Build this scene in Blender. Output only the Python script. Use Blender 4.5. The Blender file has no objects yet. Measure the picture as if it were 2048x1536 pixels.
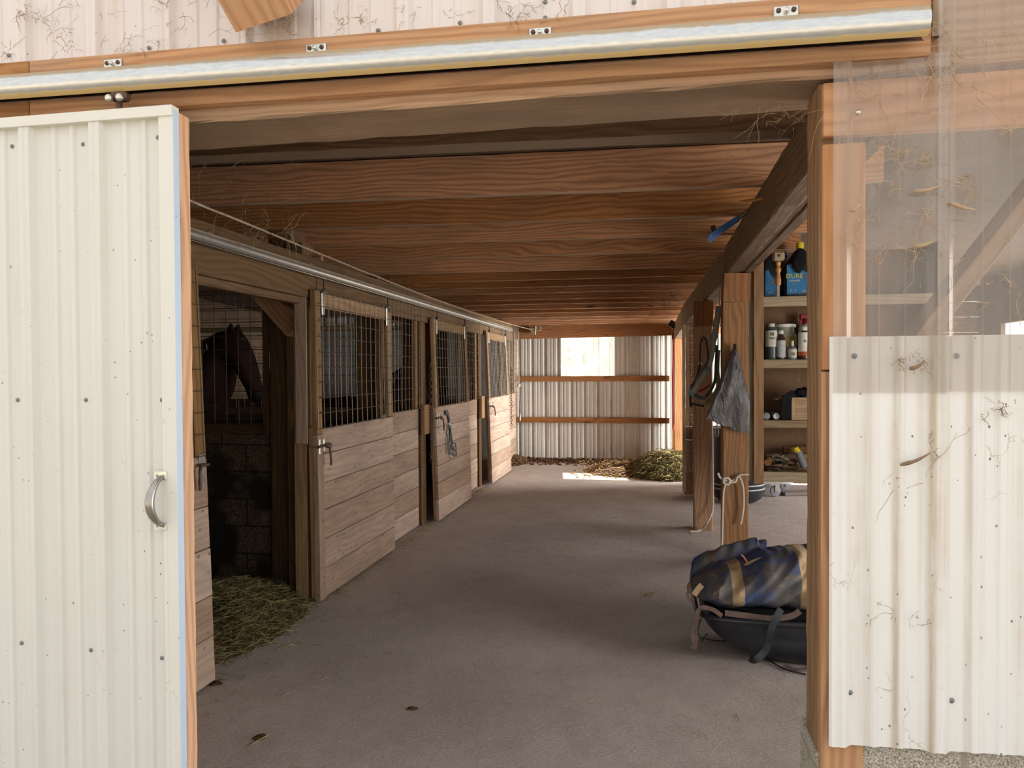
import bpy, math, random
from mathutils import Vector, Matrix, noise
random.seed(11)
R = math.radians
scene = bpy.context.scene
COL = scene.collection

# ------------------------------------------------------------------ camera
# world: X right, Y along the barn aisle, Z up, metres. Image is 2048 x 1536, focal 1500 px.
F, CH = 1500.0, 1.55
_up = Vector((-.0055, 1, .01698)).normalized()
_d = Vector((278 / F, 27 / F, -1)).normalized()
_y = (_d - _up * _d.dot(_up)).normalized()
_x = _y.cross(_up)
CM = Matrix((_x, _y, _up))            # camera space -> world space
CPOS = Vector((0, 0, CH))
cam_d = bpy.data.cameras.new('camera')
cam = bpy.data.objects.new('camera', cam_d)
COL.objects.link(cam)
cam_d.sensor_fit = 'HORIZONTAL'
cam_d.sensor_width = 36.0
cam_d.lens = F / 2048 * 36.0
cam_d.clip_start = .05
cam_d.clip_end = 300
cam.matrix_world = Matrix.Translation(CPOS) @ CM.to_4x4()
scene.camera = cam


def P(px, py, ax, v):
    """the point where the sight line of a measured pixel meets the plane axis = v"""
    r = CM @ Vector(((px - 1024) / F, (768 - py) / F, -1))
    return CPOS + r * ((v - CPOS[ax]) / r[ax])


# ------------------------------------------------------------------ world, sun, exposure
W = bpy.data.worlds.new('world')
scene.world = W
W.use_nodes = True
_bg = W.node_tree.nodes['Background']
_bg.inputs[0].default_value = (.97, .975, 1.0, 1)
_bg.inputs[1].default_value = .66
sun_d = bpy.data.lights.new('sun', 'SUN')
sun_d.energy = 7.0
sun_d.angle = R(.6)
sun_d.color = (1, .93, .8)
sun = bpy.data.objects.new('sun', sun_d)
COL.objects.link(sun)
sun.location = (0, 20, 20)
SUN_DIR = Vector((.13, -1.0, -.93))           # light travels towards the camera side, from behind the barn
sun.rotation_euler = SUN_DIR.to_track_quat('-Z', 'Y').to_euler()
def fill_lamp(name, loc, rot, sx, sy, watts, color):
    d_ = bpy.data.lights.new(name, 'AREA')
    d_.shape = 'RECTANGLE'
    d_.size, d_.size_y = sx, sy
    d_.energy = watts
    d_.color = color
    o = bpy.data.objects.new(name, d_)
    COL.objects.link(o)
    o.location = loc
    o.rotation_euler = rot


# fill lamps added at made-up openings of the right-hand wall (out of view)
fill_lamp('fill_back', (4.30, 11.5, 1.25), (0, R(90), 0), 2.3, 1.5, 480, (1, .975, .94))
fill_lamp('fill_middle', (4.30, 8.5, 1.35), (0, R(90), 0), 1.4, 3.2, 72, (1, .98, .96))
fill_lamp('fill_front', (4.30, 3.1, 1.25), (0, R(90), 0), 2.2, 1.6, 75, (1, .98, .96))
scene.view_settings.view_transform = 'Standard'
scene.view_settings.look = 'None'
scene.view_settings.gamma = 1
scene.view_settings.use_curve_mapping = False
scene.view_settings.exposure = 1.1
try:
    scene.cycles.max_bounces = 10
    scene.cycles.diffuse_bounces = 7
    scene.cycles.transparent_max_bounces = 16
    scene.cycles.use_denoising = True
    scene.cycles.caustics_reflective = False
    scene.cycles.caustics_refractive = False
    scene.cycles.sample_clamp_indirect = 6
except Exception:
    pass


# ------------------------------------------------------------------ node helpers
class NT:
    def __init__(s, name):
        s.m = bpy.data.materials.new(name)
        s.m.use_nodes = True
        s.t = s.m.node_tree
        s.t.nodes.clear()
        s.out = s.t.nodes.new('ShaderNodeOutputMaterial')

    def n(s, typ, ins=None, **props):
        nd = s.t.nodes.new('ShaderNode' + typ)
        for k, v in props.items():
            setattr(nd, k, v)
        for k, v in (ins or {}).items():
            if hasattr(v, 'is_linked') or hasattr(v, 'links'):
                s.t.links.new(v, nd.inputs[k])
            else:
                nd.inputs[k].default_value = v
        return nd

    def link(s, a, b):
        s.t.links.new(a, b)

    def math(s, op, a, b=0.0, clamp=False):
        nd = s.n('Math', {0: a, 1: b}, operation=op)
        nd.use_clamp = clamp
        return nd.outputs[0]

    def mix(s, fac, a, b, mode='MIX'):
        nd = s.t.nodes.new('ShaderNodeMix')
        nd.data_type = 'RGBA'
        nd.blend_type = mode
        for i, v in ((0, fac), (6, a), (7, b)):
            if hasattr(v, 'links'):
                s.t.links.new(v, nd.inputs[i])
            else:
                nd.inputs[i].default_value = (tuple(v) + (1,))[:4] if i else v
        return nd.outputs[2]

    def ramp(s, fac, a, b, lo=0.0, hi=1.0):
        nd = s.n('MapRange', {0: fac, 1: a, 2: b, 3: lo, 4: hi})
        nd.clamp = True
        return nd.outputs[0]

    def noise(s, vec, scale, detail=4, rough=.55, dist=0.0):
        return s.n('TexNoise', {'Vector': vec, 'Scale': scale, 'Detail': detail, 'Roughness': rough, 'Distortion': dist}).outputs[0]

    def scaled(s, vec, sc, loc=(0, 0, 0)):
        return s.n('Mapping', {0: vec, 1: loc, 3: sc}).outputs[0]

    def finish(s, color, rough=.7, bump=None, bstr=.3, bdist=.01, metal=0.0, spec=.3, alpha=None, **extra):
        b = s.n('BsdfPrincipled')
        def put(k, v):
            if hasattr(v, 'links'):
                s.link(v, b.inputs[k])
            elif k == 'Base Color':
                b.inputs[k].default_value = (tuple(v) + (1,))[:4]
            else:
                b.inputs[k].default_value = v
        put('Base Color', color)
        put('Roughness', rough)
        put('Metallic', metal)
        put('Specular IOR Level', spec)
        if alpha is not None:
            put('Alpha', alpha)
        for k, v in extra.items():
            put(k.replace('_', ' '), v)
        if bump is not None:
            bn = s.n('Bump', {'Strength': bstr, 'Distance': bdist, 'Height': bump})
            s.link(bn.outputs[0], b.inputs['Normal'])
        s.link(b.outputs[0], s.out.inputs[0])
        s.m.diffuse_color = (.5, .4, .3, 1)
        return s.m


def wood(name, light, dark, grime=(.16, .12, .09), g_amt=.35, ring=150, knot=1.0, rough=.75, spots=0.0, bump=.35, vary=.3, under=None, topdust=None):
    t = NT(name)
    uv = t.n('UVMap', uv_map='UVMap').outputs[0]
    rnd = t.n('Attribute', attribute_name='rnd').outputs['Fac']
    sep = t.n('SeparateXYZ', {0: uv})
    u, v = sep.outputs[0], sep.outputs[1]
    # knots
    kv = t.scaled(uv, (1.35, 5.5, 1))
    vor = t.n('TexVoronoi', {'Vector': kv, 'Scale': 1.0, 'Randomness': 1.0})
    kd = vor.outputs['Distance']
    kcol = t.n('SeparateColor', {0: vor.outputs['Color']}).outputs[0]
    kon = t.math('GREATER_THAN', kcol, .5)
    kx = t.math('MULTIPLY', t.math('SUBTRACT', 0.0, kd), 4.0)
    kn = t.math('MULTIPLY', t.math('EXPONENT', kx), t.math('MULTIPLY', kon, 12.0 * knot))
    warp = t.noise(t.scaled(uv, (1.1, 5, 1)), 1.0, 2, .5)
    s = t.math('ADD', t.math('MULTIPLY', v, float(ring) * 1.7), t.math('ADD', t.math('MULTIPLY', warp, 34.0), kn))
    gr = t.math('MULTIPLY', t.math('ADD', t.math('SINE', s), 1.0), .5)
    gr = t.math('POWER', gr, 1.6)
    fib = t.noise(t.scaled(uv, (5, 210, 1)), 1.0, 3, .7)
    f2 = t.math('ADD', t.math('MULTIPLY', gr, .55), t.math('MULTIPLY', t.ramp(fib, .3, .75), .5), clamp=True)
    col = t.mix(f2, light, dark)
    kcore = t.ramp(kd, .15, .07)
    kcore = t.math('MULTIPLY', kcore, t.math('MULTIPLY', kon, .85 * min(1.0, knot)))
    col = t.mix(kcore, col, tuple(c * .3 for c in dark))
    big = t.noise(t.scaled(uv, (1.6, 6, 1)), 1.0, 4, .6)
    col = t.mix(t.math('MULTIPLY', t.ramp(big, .42, .68), g_amt), col, grime)
    rv = t.n('HueSaturation', {'Hue': .5, 'Saturation': t.ramp(rnd, 0, 1, 1.1, .86), 'Value': t.ramp(rnd, 0, 1, 1 - vary, 1 + vary * .7), 'Fac': 1.0, 'Color': col}).outputs[0]
    col = rv
    if spots:
        sp = t.n('TexVoronoi', {'Vector': t.scaled(uv, (16, 22, 1)), 'Scale': 1.0})
        m = t.math('MULTIPLY', t.ramp(sp.outputs['Distance'], .26, .12), t.math('GREATER_THAN', t.n('SeparateColor', {0: sp.outputs['Color']}).outputs[1], 1 - spots))
        col = t.mix(t.math('MULTIPLY', m, .6), col, (.06, .04, .03))
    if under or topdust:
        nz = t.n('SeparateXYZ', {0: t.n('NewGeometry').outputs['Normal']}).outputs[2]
        if under:      # dust film on joist undersides; under header and beam, shade put into the colour
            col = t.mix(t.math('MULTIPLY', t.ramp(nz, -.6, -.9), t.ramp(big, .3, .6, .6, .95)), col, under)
    h = t.math('ADD', t.math('MULTIPLY', f2, -.6), t.math('MULTIPLY', fib, .5))
    return t.finish(col, rough, h, bump, .004, spec=.2)


def plain(name, c, rough=.6, metal=0.0, spec=.4, var=.12, vscale=14, bump=.12, **extra):
    t = NT(name)
    co = t.n('TexCoord').outputs['Object']
    n1 = t.noise(co, vscale, 5, .65)
    col = t.mix(t.ramp(n1, .3, .7), tuple(x * (1 - var) for x in c), tuple(min(1, x * (1 + var)) for x in c))
    return t.finish(col, rough, t.noise(co, vscale * 6, 3), bump, .003, metal=metal, spec=spec, **extra)


def painted_metal(name, c, dirt=(.50, .40, .28), amt=.5, speck=.25, rough=.42, streak=.5, stains=()):
    t = NT(name)
    co = t.n('TexCoord').outputs['Object']
    st = t.noise(t.scaled(co, (26, 26, .45)), 1.0, 4, .6)
    patch = t.noise(co, 2.6, 5, .7)
    m = t.math('MULTIPLY', t.ramp(st, .48, .70), t.ramp(patch, .36, .66))
    col = t.mix(t.math('MULTIPLY', m, amt), c, dirt)
    tone = t.noise(t.scaled(co, (1.5, 1.5, .8)), 1.0, 4, .6)
    col = t.mix(t.ramp(tone, .35, .7, 0, .22), col, tuple(x * .82 for x in c))
    ox = t.n('SeparateXYZ', {0: co}).outputs[0]
    for sx_, sw, sa_ in stains:     # brown run-off stains beside the ribs
        q_ = t.ramp(t.math('ABSOLUTE', t.math('SUBTRACT', ox, sx_)), sw, sw * .3)
        col = t.mix(t.math('MULTIPLY', q_, t.ramp(t.noise(t.scaled(co, (30, 30, 3)), 1.0, 5, .7), .3, .6, .15 * sa_, sa_)), col, (.42, .33, .22))
    for k, (sc, lo, hi) in enumerate((((62, 62, 48), .04, .17), ((33, 33, 19), .02, .085))):
        v = t.n('TexVoronoi', {'Vector': t.scaled(co, sc), 'Scale': 1.0})
        cc = t.n('SeparateColor', {0: v.outputs['Color']})
        on = t.math('GREATER_THAN', cc.outputs[0], 1 - speck * .7)
        sp = t.math('MULTIPLY', on, t.math('LESS_THAN', v.outputs['Distance'], t.ramp(cc.outputs[1], 0, 1, lo, hi)))
        col = t.mix(t.math('MULTIPLY', sp, t.ramp(patch, .36, .52, .15, .95)), col, (.17, .145, .12))
    fine = t.noise(co, 120, 3, .6)
    wob = t.n('VectorMath', {0: t.scaled(co, (12, 12, 8)), 1: t.n('TexNoise', {'Vector': co, 'Scale': 18.0, 'Detail': 3.0}).outputs[1]}, operation='ADD').outputs[0]
    fil = t.n('TexVoronoi', {'Vector': wob, 'Scale': 1.0}, feature='DISTANCE_TO_EDGE')
    hair = t.math('MULTIPLY', t.math('LESS_THAN', fil.outputs[0], .014), t.ramp(t.noise(co, 6, 4), .58, .64))
    col = t.mix(t.math('MULTIPLY', hair, streak), col, (.36, .27, .19))
    return t.finish(col, rough, t.noise(co, 30, 3), .06, .004, spec=.4)


# ------------------------------------------------------------------ materials
M = {}
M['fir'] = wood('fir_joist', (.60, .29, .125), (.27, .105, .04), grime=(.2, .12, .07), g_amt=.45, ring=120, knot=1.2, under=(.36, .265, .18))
M['fir_front'] = wood('fir_weathered', (.60, .33, .16), (.36, .17, .075), grime=(.30, .20, .12), g_amt=.45, ring=140, knot=.6, rough=.8)
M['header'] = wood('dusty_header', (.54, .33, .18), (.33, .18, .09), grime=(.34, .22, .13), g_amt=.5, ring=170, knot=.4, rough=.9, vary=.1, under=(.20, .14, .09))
M['first_joist'] = wood('shaded_joist', (.26, .15, .08), (.13, .07, .035), grime=(.12, .08, .05), g_amt=.5, ring=120, knot=.6, under=(.22, .16, .105))  # the header's shade is put into this darker joist colour
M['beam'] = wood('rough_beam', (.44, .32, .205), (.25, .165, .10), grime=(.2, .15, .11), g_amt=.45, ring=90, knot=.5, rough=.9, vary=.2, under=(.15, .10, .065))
M['cap_wood'] = wood('sawn_cap_wood', (.40, .185, .075), (.22, .09, .035), grime=(.16, .09, .05), g_amt=.4, ring=60, knot=.8)
M['post'] = wood('post_wood', (.43, .235, .11), (.235, .115, .05), grime=(.17, .11, .07), g_amt=.35, ring=110, knot=1.1)
M['dark_post'] = wood('stall_post_wood', (.21, .115, .05), (.09, .045, .02), grime=(.05, .035, .025), g_amt=.6, ring=110, knot=.6, rough=.6)
M['door_wood'] = wood('stall_plank', (.44, .315, .235), (.32, .22, .158), grime=(.21, .15, .115), g_amt=.55, ring=80, knot=.6, spots=.3, rough=.8, vary=.22)
M['dusty_rail'] = wood('dusty_stall_board', (.25, .16, .088), (.15, .092, .048), grime=(.1, .075, .05), g_amt=.5, ring=100, knot=.4)
M['rail_wood'] = wood('stall_rail', (.36, .215, .10), (.21, .115, .05), grime=(.15, .10, .055), g_amt=.45, ring=100, knot=.6)
M['shelf_wood'] = wood('shelf_pine', (.42, .33, .205), (.28, .20, .115), grime=(.22, .18, .12), g_amt=.5, ring=90, knot=.5)
M['grey_wood'] = wood('greyed_board', (.34, .31, .22), (.2, .18, .12), grime=(.12, .1, .07), g_amt=.5, ring=100, knot=.5)
M['jamb'] = wood('jamb_wood', (.47, .29, .16), (.27, .15, .075), grime=(.22, .16, .11), g_amt=.5, ring=60, knot=.6, bump=.8)
M['jamb_orange'] = wood('jamb_orange', (.66, .34, .15), (.44, .2, .08), grime=(.25, .15, .08), g_amt=.3, ring=90, knot=.5)
M['hardboard'] = plain('brown_hardboard', (.15, .078, .034), .7, var=.15, vscale=5)
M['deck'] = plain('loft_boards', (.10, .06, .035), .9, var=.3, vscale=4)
M['white_metal'] = painted_metal('white_siding', (.75, .74, .705), amt=.95, speck=.32, stains=((P(1791, 1200, 1, 1.87).x - 1.0, .012, .75), (P(1861, 1200, 1, 1.87).x - 1.0, .011, .85), (P(1735, 1200, 1, 1.87).x - 1.0, .02, .35), (P(1935, 1200, 1, 1.87).x - 1.0, .012, .35)))
M['door_metal'] = painted_metal('white_door_skin', (.66, .655, .605), dirt=(.5, .42, .3), amt=.35, speck=.2, streak=.15)
M['upper_metal'] = painted_metal('white_upper_siding', (.68, .63, .60), amt=.4, speck=.1, streak=.9)
M['trim_metal'] = painted_metal('white_trim', (.68, .67, .60), amt=.25, speck=.2)
M['sky_tint_trim'] = painted_metal('sky_tint_trim_return', (.50, .62, .76), amt=.2, speck=.12)  # blue light of the sky put into the colour of the trim
M['back_metal'] = painted_metal('dusty_back_siding', (.64, .625, .57), dirt=(.17, .11, .07), amt=.85, speck=.3, rough=.5, streak=.5)
M['wire'] = plain('rusty_wire', (.17, .13, .095), .5, .55, var=.3, vscale=30)
M['steel'] = plain('zinc_steel', (.62, .62, .55), .33, .9, var=.15, vscale=40)
M['dull_steel'] = plain('dull_steel', (.30, .30, .27), .45, .8, var=.3, vscale=40)
M['pewter'] = plain('pewter_handle', (.34, .32, .29), .3, .95, var=.12, vscale=20, bump=.05)
M['rust'] = plain('rusty_iron', (.12, .07, .05), .6, .6, var=.5, vscale=60)
M['black_iron'] = plain('black_iron', (.03, .028, .026), .4, .6, var=.3)
M['black_plastic'] = plain('black_plastic', (.022, .024, .03), .34, 0, .5, var=.3, vscale=10, bump=.1)
M['black_cloth'] = plain('black_cloth', (.012, .012, .014), .9, 0, .1)
M['black_strap'] = plain('black_webbing', (.02, .022, .026), .55, 0, .35)
M['green_strap'] = plain('dark_green_webbing', (.03, .045, .048), .55, 0, .35)
M['blue_strap'] = plain('grey_blue_webbing', (.19, .27, .29), .7, 0, .3, var=.35, vscale=30)
M['tan_strap'] = plain('tan_webbing', (.46, .33, .19), .8, 0, .2, var=.25, vscale=30)
M['olive_strap'] = plain('olive_webbing', (.25, .20, .10), .8, 0, .2, var=.25)
M['brown_strap'] = plain('brown_webbing', (.15, .105, .085), .8, 0, .2, var=.3, vscale=30)
M['red_strap'] = plain('red_webbing', (.22, .02, .025), .7, 0, .2)
M['rope'] = plain('white_rope', (.62, .54, .45), .9, 0, .1, var=.18, vscale=60, bump=.6)
M['rope_dark'] = plain('grey_cord', (.36, .28, .21), .9, 0, .1, var=.35, vscale=30, bump=.5)
M['web'] = plain('dusty_cobweb', (.42, .31, .20), .95, 0, .05, var=.25, vscale=40)
M['web_dark'] = plain('dark_cobweb', (.25, .17, .11), .95, 0, .05, var=.25, vscale=40)
M['hay'] = plain('green_hay', (.17, .15, .065), .9, 0, .1, var=.55, vscale=25)
M['hay_pale'] = plain('pale_hay', (.34, .27, .12), .9, 0, .1, var=.45, vscale=25)
M['chips'] = plain('yellow_shavings', (.48, .33, .16), .9, 0, .1, var=.5, vscale=25)
M['dung'] = plain('dark_dung', (.10, .055, .03), .95, 0, .1, var=.5, vscale=25)
M['blue_plastic'] = plain('blue_plastic', (.03, .12, .36), .35, 0, .5, var=.35, vscale=25)
M['label_blue'] = plain('blue_label', (.015, .16, .36), .4, 0, .5, var=.1)
M['yellow'] = plain('yellow_plastic', (.72, .55, .02), .4, 0, .5, var=.1)
M['white_plastic'] = plain('white_plastic', (.72, .71, .66), .4, 0, .5, var=.08)
M['cream_label'] = plain('cream_label', (.62, .60, .50), .6, 0, .3, var=.12)
M['grey_label'] = plain('grey_label', (.42, .42, .44), .6, 0, .3, var=.4, vscale=90)
M['green_plastic'] = plain('dark_green_bottle', (.045, .06, .055), .3, 0, .5)
M['brown_plastic'] = plain('dark_brown_bottle', (.05, .02, .02), .25, 0, .5)
M['clear_jar'] = plain('cloudy_jar', (.34, .35, .27), .35, 0, .5, var=.2, vscale=18)
M['gold_label'] = plain('gold_label', (.30, .22, .07), .6, 0, .3, var=.6, vscale=90)
M['orange'] = plain('orange_band', (.45, .10, .03), .5, 0, .3)
M['red_plastic'] = plain('red_plastic', (.22, .01, .02), .35, 0, .5)
M['grey_plastic'] = plain('grey_plastic', (.22, .23, .25), .45, 0, .4, var=.2)
M['grey_deck'] = plain('grey_dolly_deck', (.50, .49, .50), .5, 0, .4, var=.1)
M['cardboard'] = plain('cardboard', (.44, .30, .17), .85, 0, .15, var=.08)
M['ink'] = plain('dark_ink', (.05, .035, .03), .8, 0, .1)
M['varnished'] = plain('varnished_wood', (.55, .27, .07), .35, 0, .5, var=.25, vscale=20)
M['beige_foam'] = plain('beige_block', (.38, .30, .20), .8, 0, .2)
M['concrete_plank'] = plain('grey_board', (.2, .17, .15), .8, 0, .2)
M['paper_green'] = plain('green_paper', (.12, .25, .08), .7, 0, .2)
M['copper_cord'] = plain('orange_twine', (.55, .22, .10), .8, 0, .2)
M['screw'] = plain('grey_screw', (.20, .21, .21), .5, .5, var=.2)


def mat_floor():
    t = NT('concrete_floor')
    co = t.n('TexCoord').outputs['Object']
    sep = t.n('SeparateXYZ', {0: co})
    x, y = sep.outputs[0], sep.outputs[1]
    big = t.noise(co, .9, 5, .6)
    mid = t.noise(co, 5, 6, .65)
    fine = t.noise(t.scaled(co, (60, 90, 60)), 1.0, 5, .7)
    col = t.mix(t.ramp(big, .35, .65), (.50, .43, .38), (.39, .325, .285))
    col = t.mix(t.math('MULTIPLY', t.ramp(mid, .45, .7), .5), col, (.31, .255, .225))
    col = t.mix(t.math('MULTIPLY', t.ramp(fine, .42, .7), .45), col, (.60, .53, .48))
    # damp band about five metres in, a stain by the second sliding door, hoof scuffs
    band = t.math('MULTIPLY', t.ramp(t.math('ABSOLUTE', t.math('SUBTRACT', y, 5.6)), 1.4, .2), t.ramp(mid, .38, .6))
    col = t.mix(t.math('MULTIPLY', band, .5), col, (.14, .105, .085))
    dx = t.math('MULTIPLY', t.math('SUBTRACT', x, -2.0), 2.2)
    dy = t.math('MULTIPLY', t.math('SUBTRACT', y, 9.3), 1.6)
    dd = t.math('ADD', t.math('SQRT', t.math('ADD', t.math('MULTIPLY', dx, dx), t.math('MULTIPLY', dy, dy))), t.math('MULTIPLY', mid, .7))
    stain = t.ramp(dd, .98, .86)
    col = t.mix(t.math('MULTIPLY', stain, .8), col, (.07, .055, .045))
    far = t.ramp(y, 9.5, 12.5)
    col = t.mix(t.math('MULTIPLY', far, t.ramp(mid, .4, .6, .1, .5)), col, (.36, .24, .14))
    sc = t.n('TexWave', {'Vector': co, 'Scale': 1.7, 'Distortion': 22.0, 'Detail': 4.0, 'Detail Scale': 2.2})
    scm = t.math('MULTIPLY', t.ramp(sc.outputs['Fac'], .985, 1.0), t.ramp(t.noise(co, 3.1, 2), .5, .62))
    col = t.mix(t.math('MULTIPLY', scm, .3), col, (.5, .46, .43))
    # crack running across behind the second post
    cn = t.noise(co, 3.0, 6, .7)
    cy = t.math('ADD', t.math('SUBTRACT', y, 7.55), t.math('MULTIPLY', t.math('SUBTRACT', cn, .5), .9))
    ck = t.math('MULTIPLY', t.ramp(t.math('ABSOLUTE', cy), .016, .004), t.math('GREATER_THAN', x, -2.2))
    col = t.mix(t.math('MULTIPLY', ck, .8), col, (.06, .05, .045))
    vo = t.n('TexVoronoi', {'Vector': t.scaled(co, (26, 20, 26)), 'Scale': 1.0}, feature='SMOOTH_F1')
    h = t.math('ADD', t.math('MULTIPLY', fine, .6), t.math('ADD', t.math('MULTIPLY', mid, .8), t.math('MULTIPLY', vo.outputs[0], .15)))
    rough = t.math('SUBTRACT', .82, t.math('MULTIPLY', stain, .5))
    return t.finish(col, rough, h, .8, .02, spec=.35)


def mat_block():
    t = NT('concrete_block')
    co = t.n('TexCoord').outputs['Object']
    sep = t.n('SeparateXYZ', {0: co})
    v = t.n('CombineXYZ', {0: t.math('ADD', sep.outputs[0], sep.outputs[1]), 1: sep.outputs[2], 2: 0.0}).outputs[0]
    br = t.n('TexBrick', {'Vector': v, 'Scale': 1.0, 'Mortar Size': .006, 'Mortar Smooth': .4, 'Brick Width': .4, 'Row Height': .203, 'Bias': 0.0})
    sp = t.noise(co, 130, 3, .7)
    blot = t.noise(co, 3.2, 3, .5)
    col = t.mix(t.ramp(sp, .45, .62), (.06, .043, .03), (.27, .19, .11))
    col = t.mix(t.ramp(blot, .52, .40), col, (.035, .028, .022))
    col = t.mix(br.outputs['Fac'], col, (.035, .028, .024))
    h = t.math('ADD', t.math('MULTIPLY', sp, .4), t.math('MULTIPLY', br.outputs['Fac'], -1.2))
    return t.finish(col, .95, h, .7, .01, spec=.1)


def mat_foundation():
    t = NT('foundation_block')
    co = t.n('TexCoord').outputs['Object']
    sep = t.n('SeparateXYZ', {0: co})
    v = t.n('CombineXYZ', {0: sep.outputs[0], 1: sep.outputs[2], 2: 0.0}).outputs[0]
    br = t.n('TexBrick', {'Vector': t.scaled(v, (1, 1, 1), (.39, .02, 0)), 'Scale': 1.0, 'Mortar Size': .008, 'Mortar Smooth': .2, 'Brick Width': .4, 'Row Height': .2})
    n = t.noise(co, 190, 3, .7)
    col = t.mix(t.ramp(n, .38, .62), (.20, .17, .13), (.60, .56, .47))
    col = t.mix(br.outputs['Fac'], col, (.33, .29, .23))
    return t.finish(col, .95, n, .6, .006, spec=.1)


def mat_fibre():
    t = NT('translucent_fiberglass')
    co = t.n('TexCoord').outputs['Object']
    n = t.noise(t.scaled(co, (5, 5, 1.2)), 1.0, 5, .6)
    lw = t.n('LayerWeight', {0: .35}).outputs['Facing']
    op = t.math('ADD', t.ramp(n, .3, .7, .22, .38), t.math('MULTIPLY', lw, .55), clamp=True)
    dif = t.n('BsdfDiffuse', {0: (.60, .53, .45, 1)})
    trl = t.n('BsdfTranslucent', {0: (.6, .54, .46, 1)})
    ds = t.n('MixShader', {0: .3, 1: dif.outputs[0], 2: trl.outputs[0]})
    gl = t.n('BsdfGlossy', {0: (1, 1, 1, 1), 1: .16})
    ds2 = t.n('MixShader', {0: .12, 1: ds.outputs[0], 2: gl.outputs[0]})
    tr = t.n('BsdfTransparent', {0: (.93, .92, .9, 1)})
    mx = t.n('MixShader', {0: op, 1: tr.outputs[0], 2: ds2.outputs[0]})
    t.link(mx.outputs[0], t.out.inputs[0])
    return t.m


def mat_window():
    t = NT('clear_corrugated_pane')
    co = t.n('TexCoord').outputs['Object']
    n = t.noise(t.scaled(co, (14, 1, 2)), 1.0, 4)
    trl = t.n('BsdfTranslucent', {0: (.9, .92, .9, 1)})
    tr = t.n('BsdfTransparent', {0: (.97, .98, .97, 1)})
    mx = t.n('MixShader', {0: t.ramp(n, .3, .7, .18, .34), 1: tr.outputs[0], 2: trl.outputs[0]})
    t.link(mx.outputs[0], t.out.inputs[0])
    return t.m


def mat_pipe(name, crusty=True):
    t = NT(name)
    co = t.n('TexCoord').outputs['Object']
    nrm = t.n('NewGeometry').outputs['Normal']
    nz = t.n('SeparateXYZ', {0: nrm}).outputs[2]
    n = t.noise(co, 14, 5, .7)
    nf = t.noise(t.scaled(co, (30, 30, 150) if crusty else (150, 30, 150)), 1.0, 4, .65)
    # dust settled on the upper side, rust-yellow crust along the lower lip
    dust = t.ramp(t.math('ADD', nz, t.math('MULTIPLY', t.math('SUBTRACT', n, .5), .5)), .34, .52)
    base = t.mix(t.ramp(nf, .3, .75), (.46, .48, .48), (.62, .62, .58))
    col = t.mix(dust, base, (.40, .31, .20))
    dirt = dust
    if crusty:
        crust = t.ramp(t.math('ADD', nz, t.math('MULTIPLY', t.math('SUBTRACT', nf, .5), .3)), -.66, -.74)
        col = t.mix(crust, col, (.55, .40, .18))
        dirt = t.math('MAXIMUM', dust, crust)
    metal = t.math('MULTIPLY', t.math('SUBTRACT', 1.0, dirt), .85)
    rough = t.math('ADD', .30, t.math('MULTIPLY', dirt, .5))
    return t.finish(col, rough, nf, .10, .001, metal=metal)


def mat_blanket():
    t = NT('blue_horse_blanket')
    co = t.n('TexCoord').outputs['Object']
    n = t.noise(co, 5.5, 5, .6)
    n2 = t.noise(co, 16, 4, .6)
    col = t.mix(t.ramp(n, .34, .52), (.045, .085, .24), (.13, .125, .12))
    col = t.mix(t.math('MULTIPLY', t.ramp(n2, .55, .68), t.ramp(n, .45, .6)), col, (.30, .235, .16))
    return t.finish(col, .85, n2, .4, .01, spec=.15)


def mat_bag():
    t = NT('grey_plastic_bag')
    co = t.n('TexCoord').outputs['Object']
    n = t.noise(t.scaled(co, (14, 14, 6)), 1.0, 5, .6, 1.2)
    b = t.n('Bump', {'Strength': .9, 'Distance': .03, 'Height': n})
    p = t.n('BsdfPrincipled', {'Base Color': (.15, .14, .135, 1), 'Roughness': .27, 'Specular IOR Level': .6, 'Normal': b.outputs[0]})
    trl = t.n('BsdfTranslucent', {0: (.25, .24, .23, 1)})
    mx = t.n('MixShader', {0: .2, 1: p.outputs[0], 2: trl.outputs[0]})
    t.link(mx.outputs[0], t.out.inputs[0])
    return t.m


def mat_horse(name, base, hi):
    t = NT(name)
    co = t.n('TexCoord').outputs['Object']
    n = t.noise(co, 2.5, 3)
    f = t.noise(t.scaled(co, (60, 60, 20)), 1.0, 3)
    col = t.mix(t.ramp(n, .4, .65), base, hi)
    return t.finish(col, .75, f, .15, .003, spec=.12)


def mat_ground():
    t = NT('gravel_yard')
    co = t.n('TexCoord').outputs['Object']
    n = t.noise(co, 9, 6, .7)
    col = t.mix(t.ramp(n, .3, .7), (.56, .49, .40), (.42, .36, .29))
    return t.finish(col, .95, n, .5, .02)


def mat_tree():
    t = NT('conifer_needles')
    co = t.n('TexCoord').outputs['Object']
    n = t.noise(co, 3, 5, .7)
    col = t.mix(t.ramp(n, .3, .7), (.03, .07, .03), (.09, .15, .06))
    return t.finish(col, .9, n, .8, .05)


M['floor'] = mat_floor()
M['block'] = mat_block()
M['foundation'] = mat_foundation()
M['fibre'] = mat_fibre()
M['pane'] = mat_window()
M['pipe'] = mat_pipe('galvanised_track')
M['stall_pipe'] = mat_pipe('galvanised_stall_track', False)
M['blanket'] = mat_blanket()
M['bag'] = mat_bag()
M['bay'] = mat_horse('bay_horse_coat', (.010, .005, .0035), (.03, .009, .005))
M['mane'] = plain('black_mane', (.008, .007, .007), .7)
M['ground'] = mat_ground()
M['tree'] = mat_tree()
M['bark'] = plain('tree_bark', (.08, .05, .035), .9)


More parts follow.
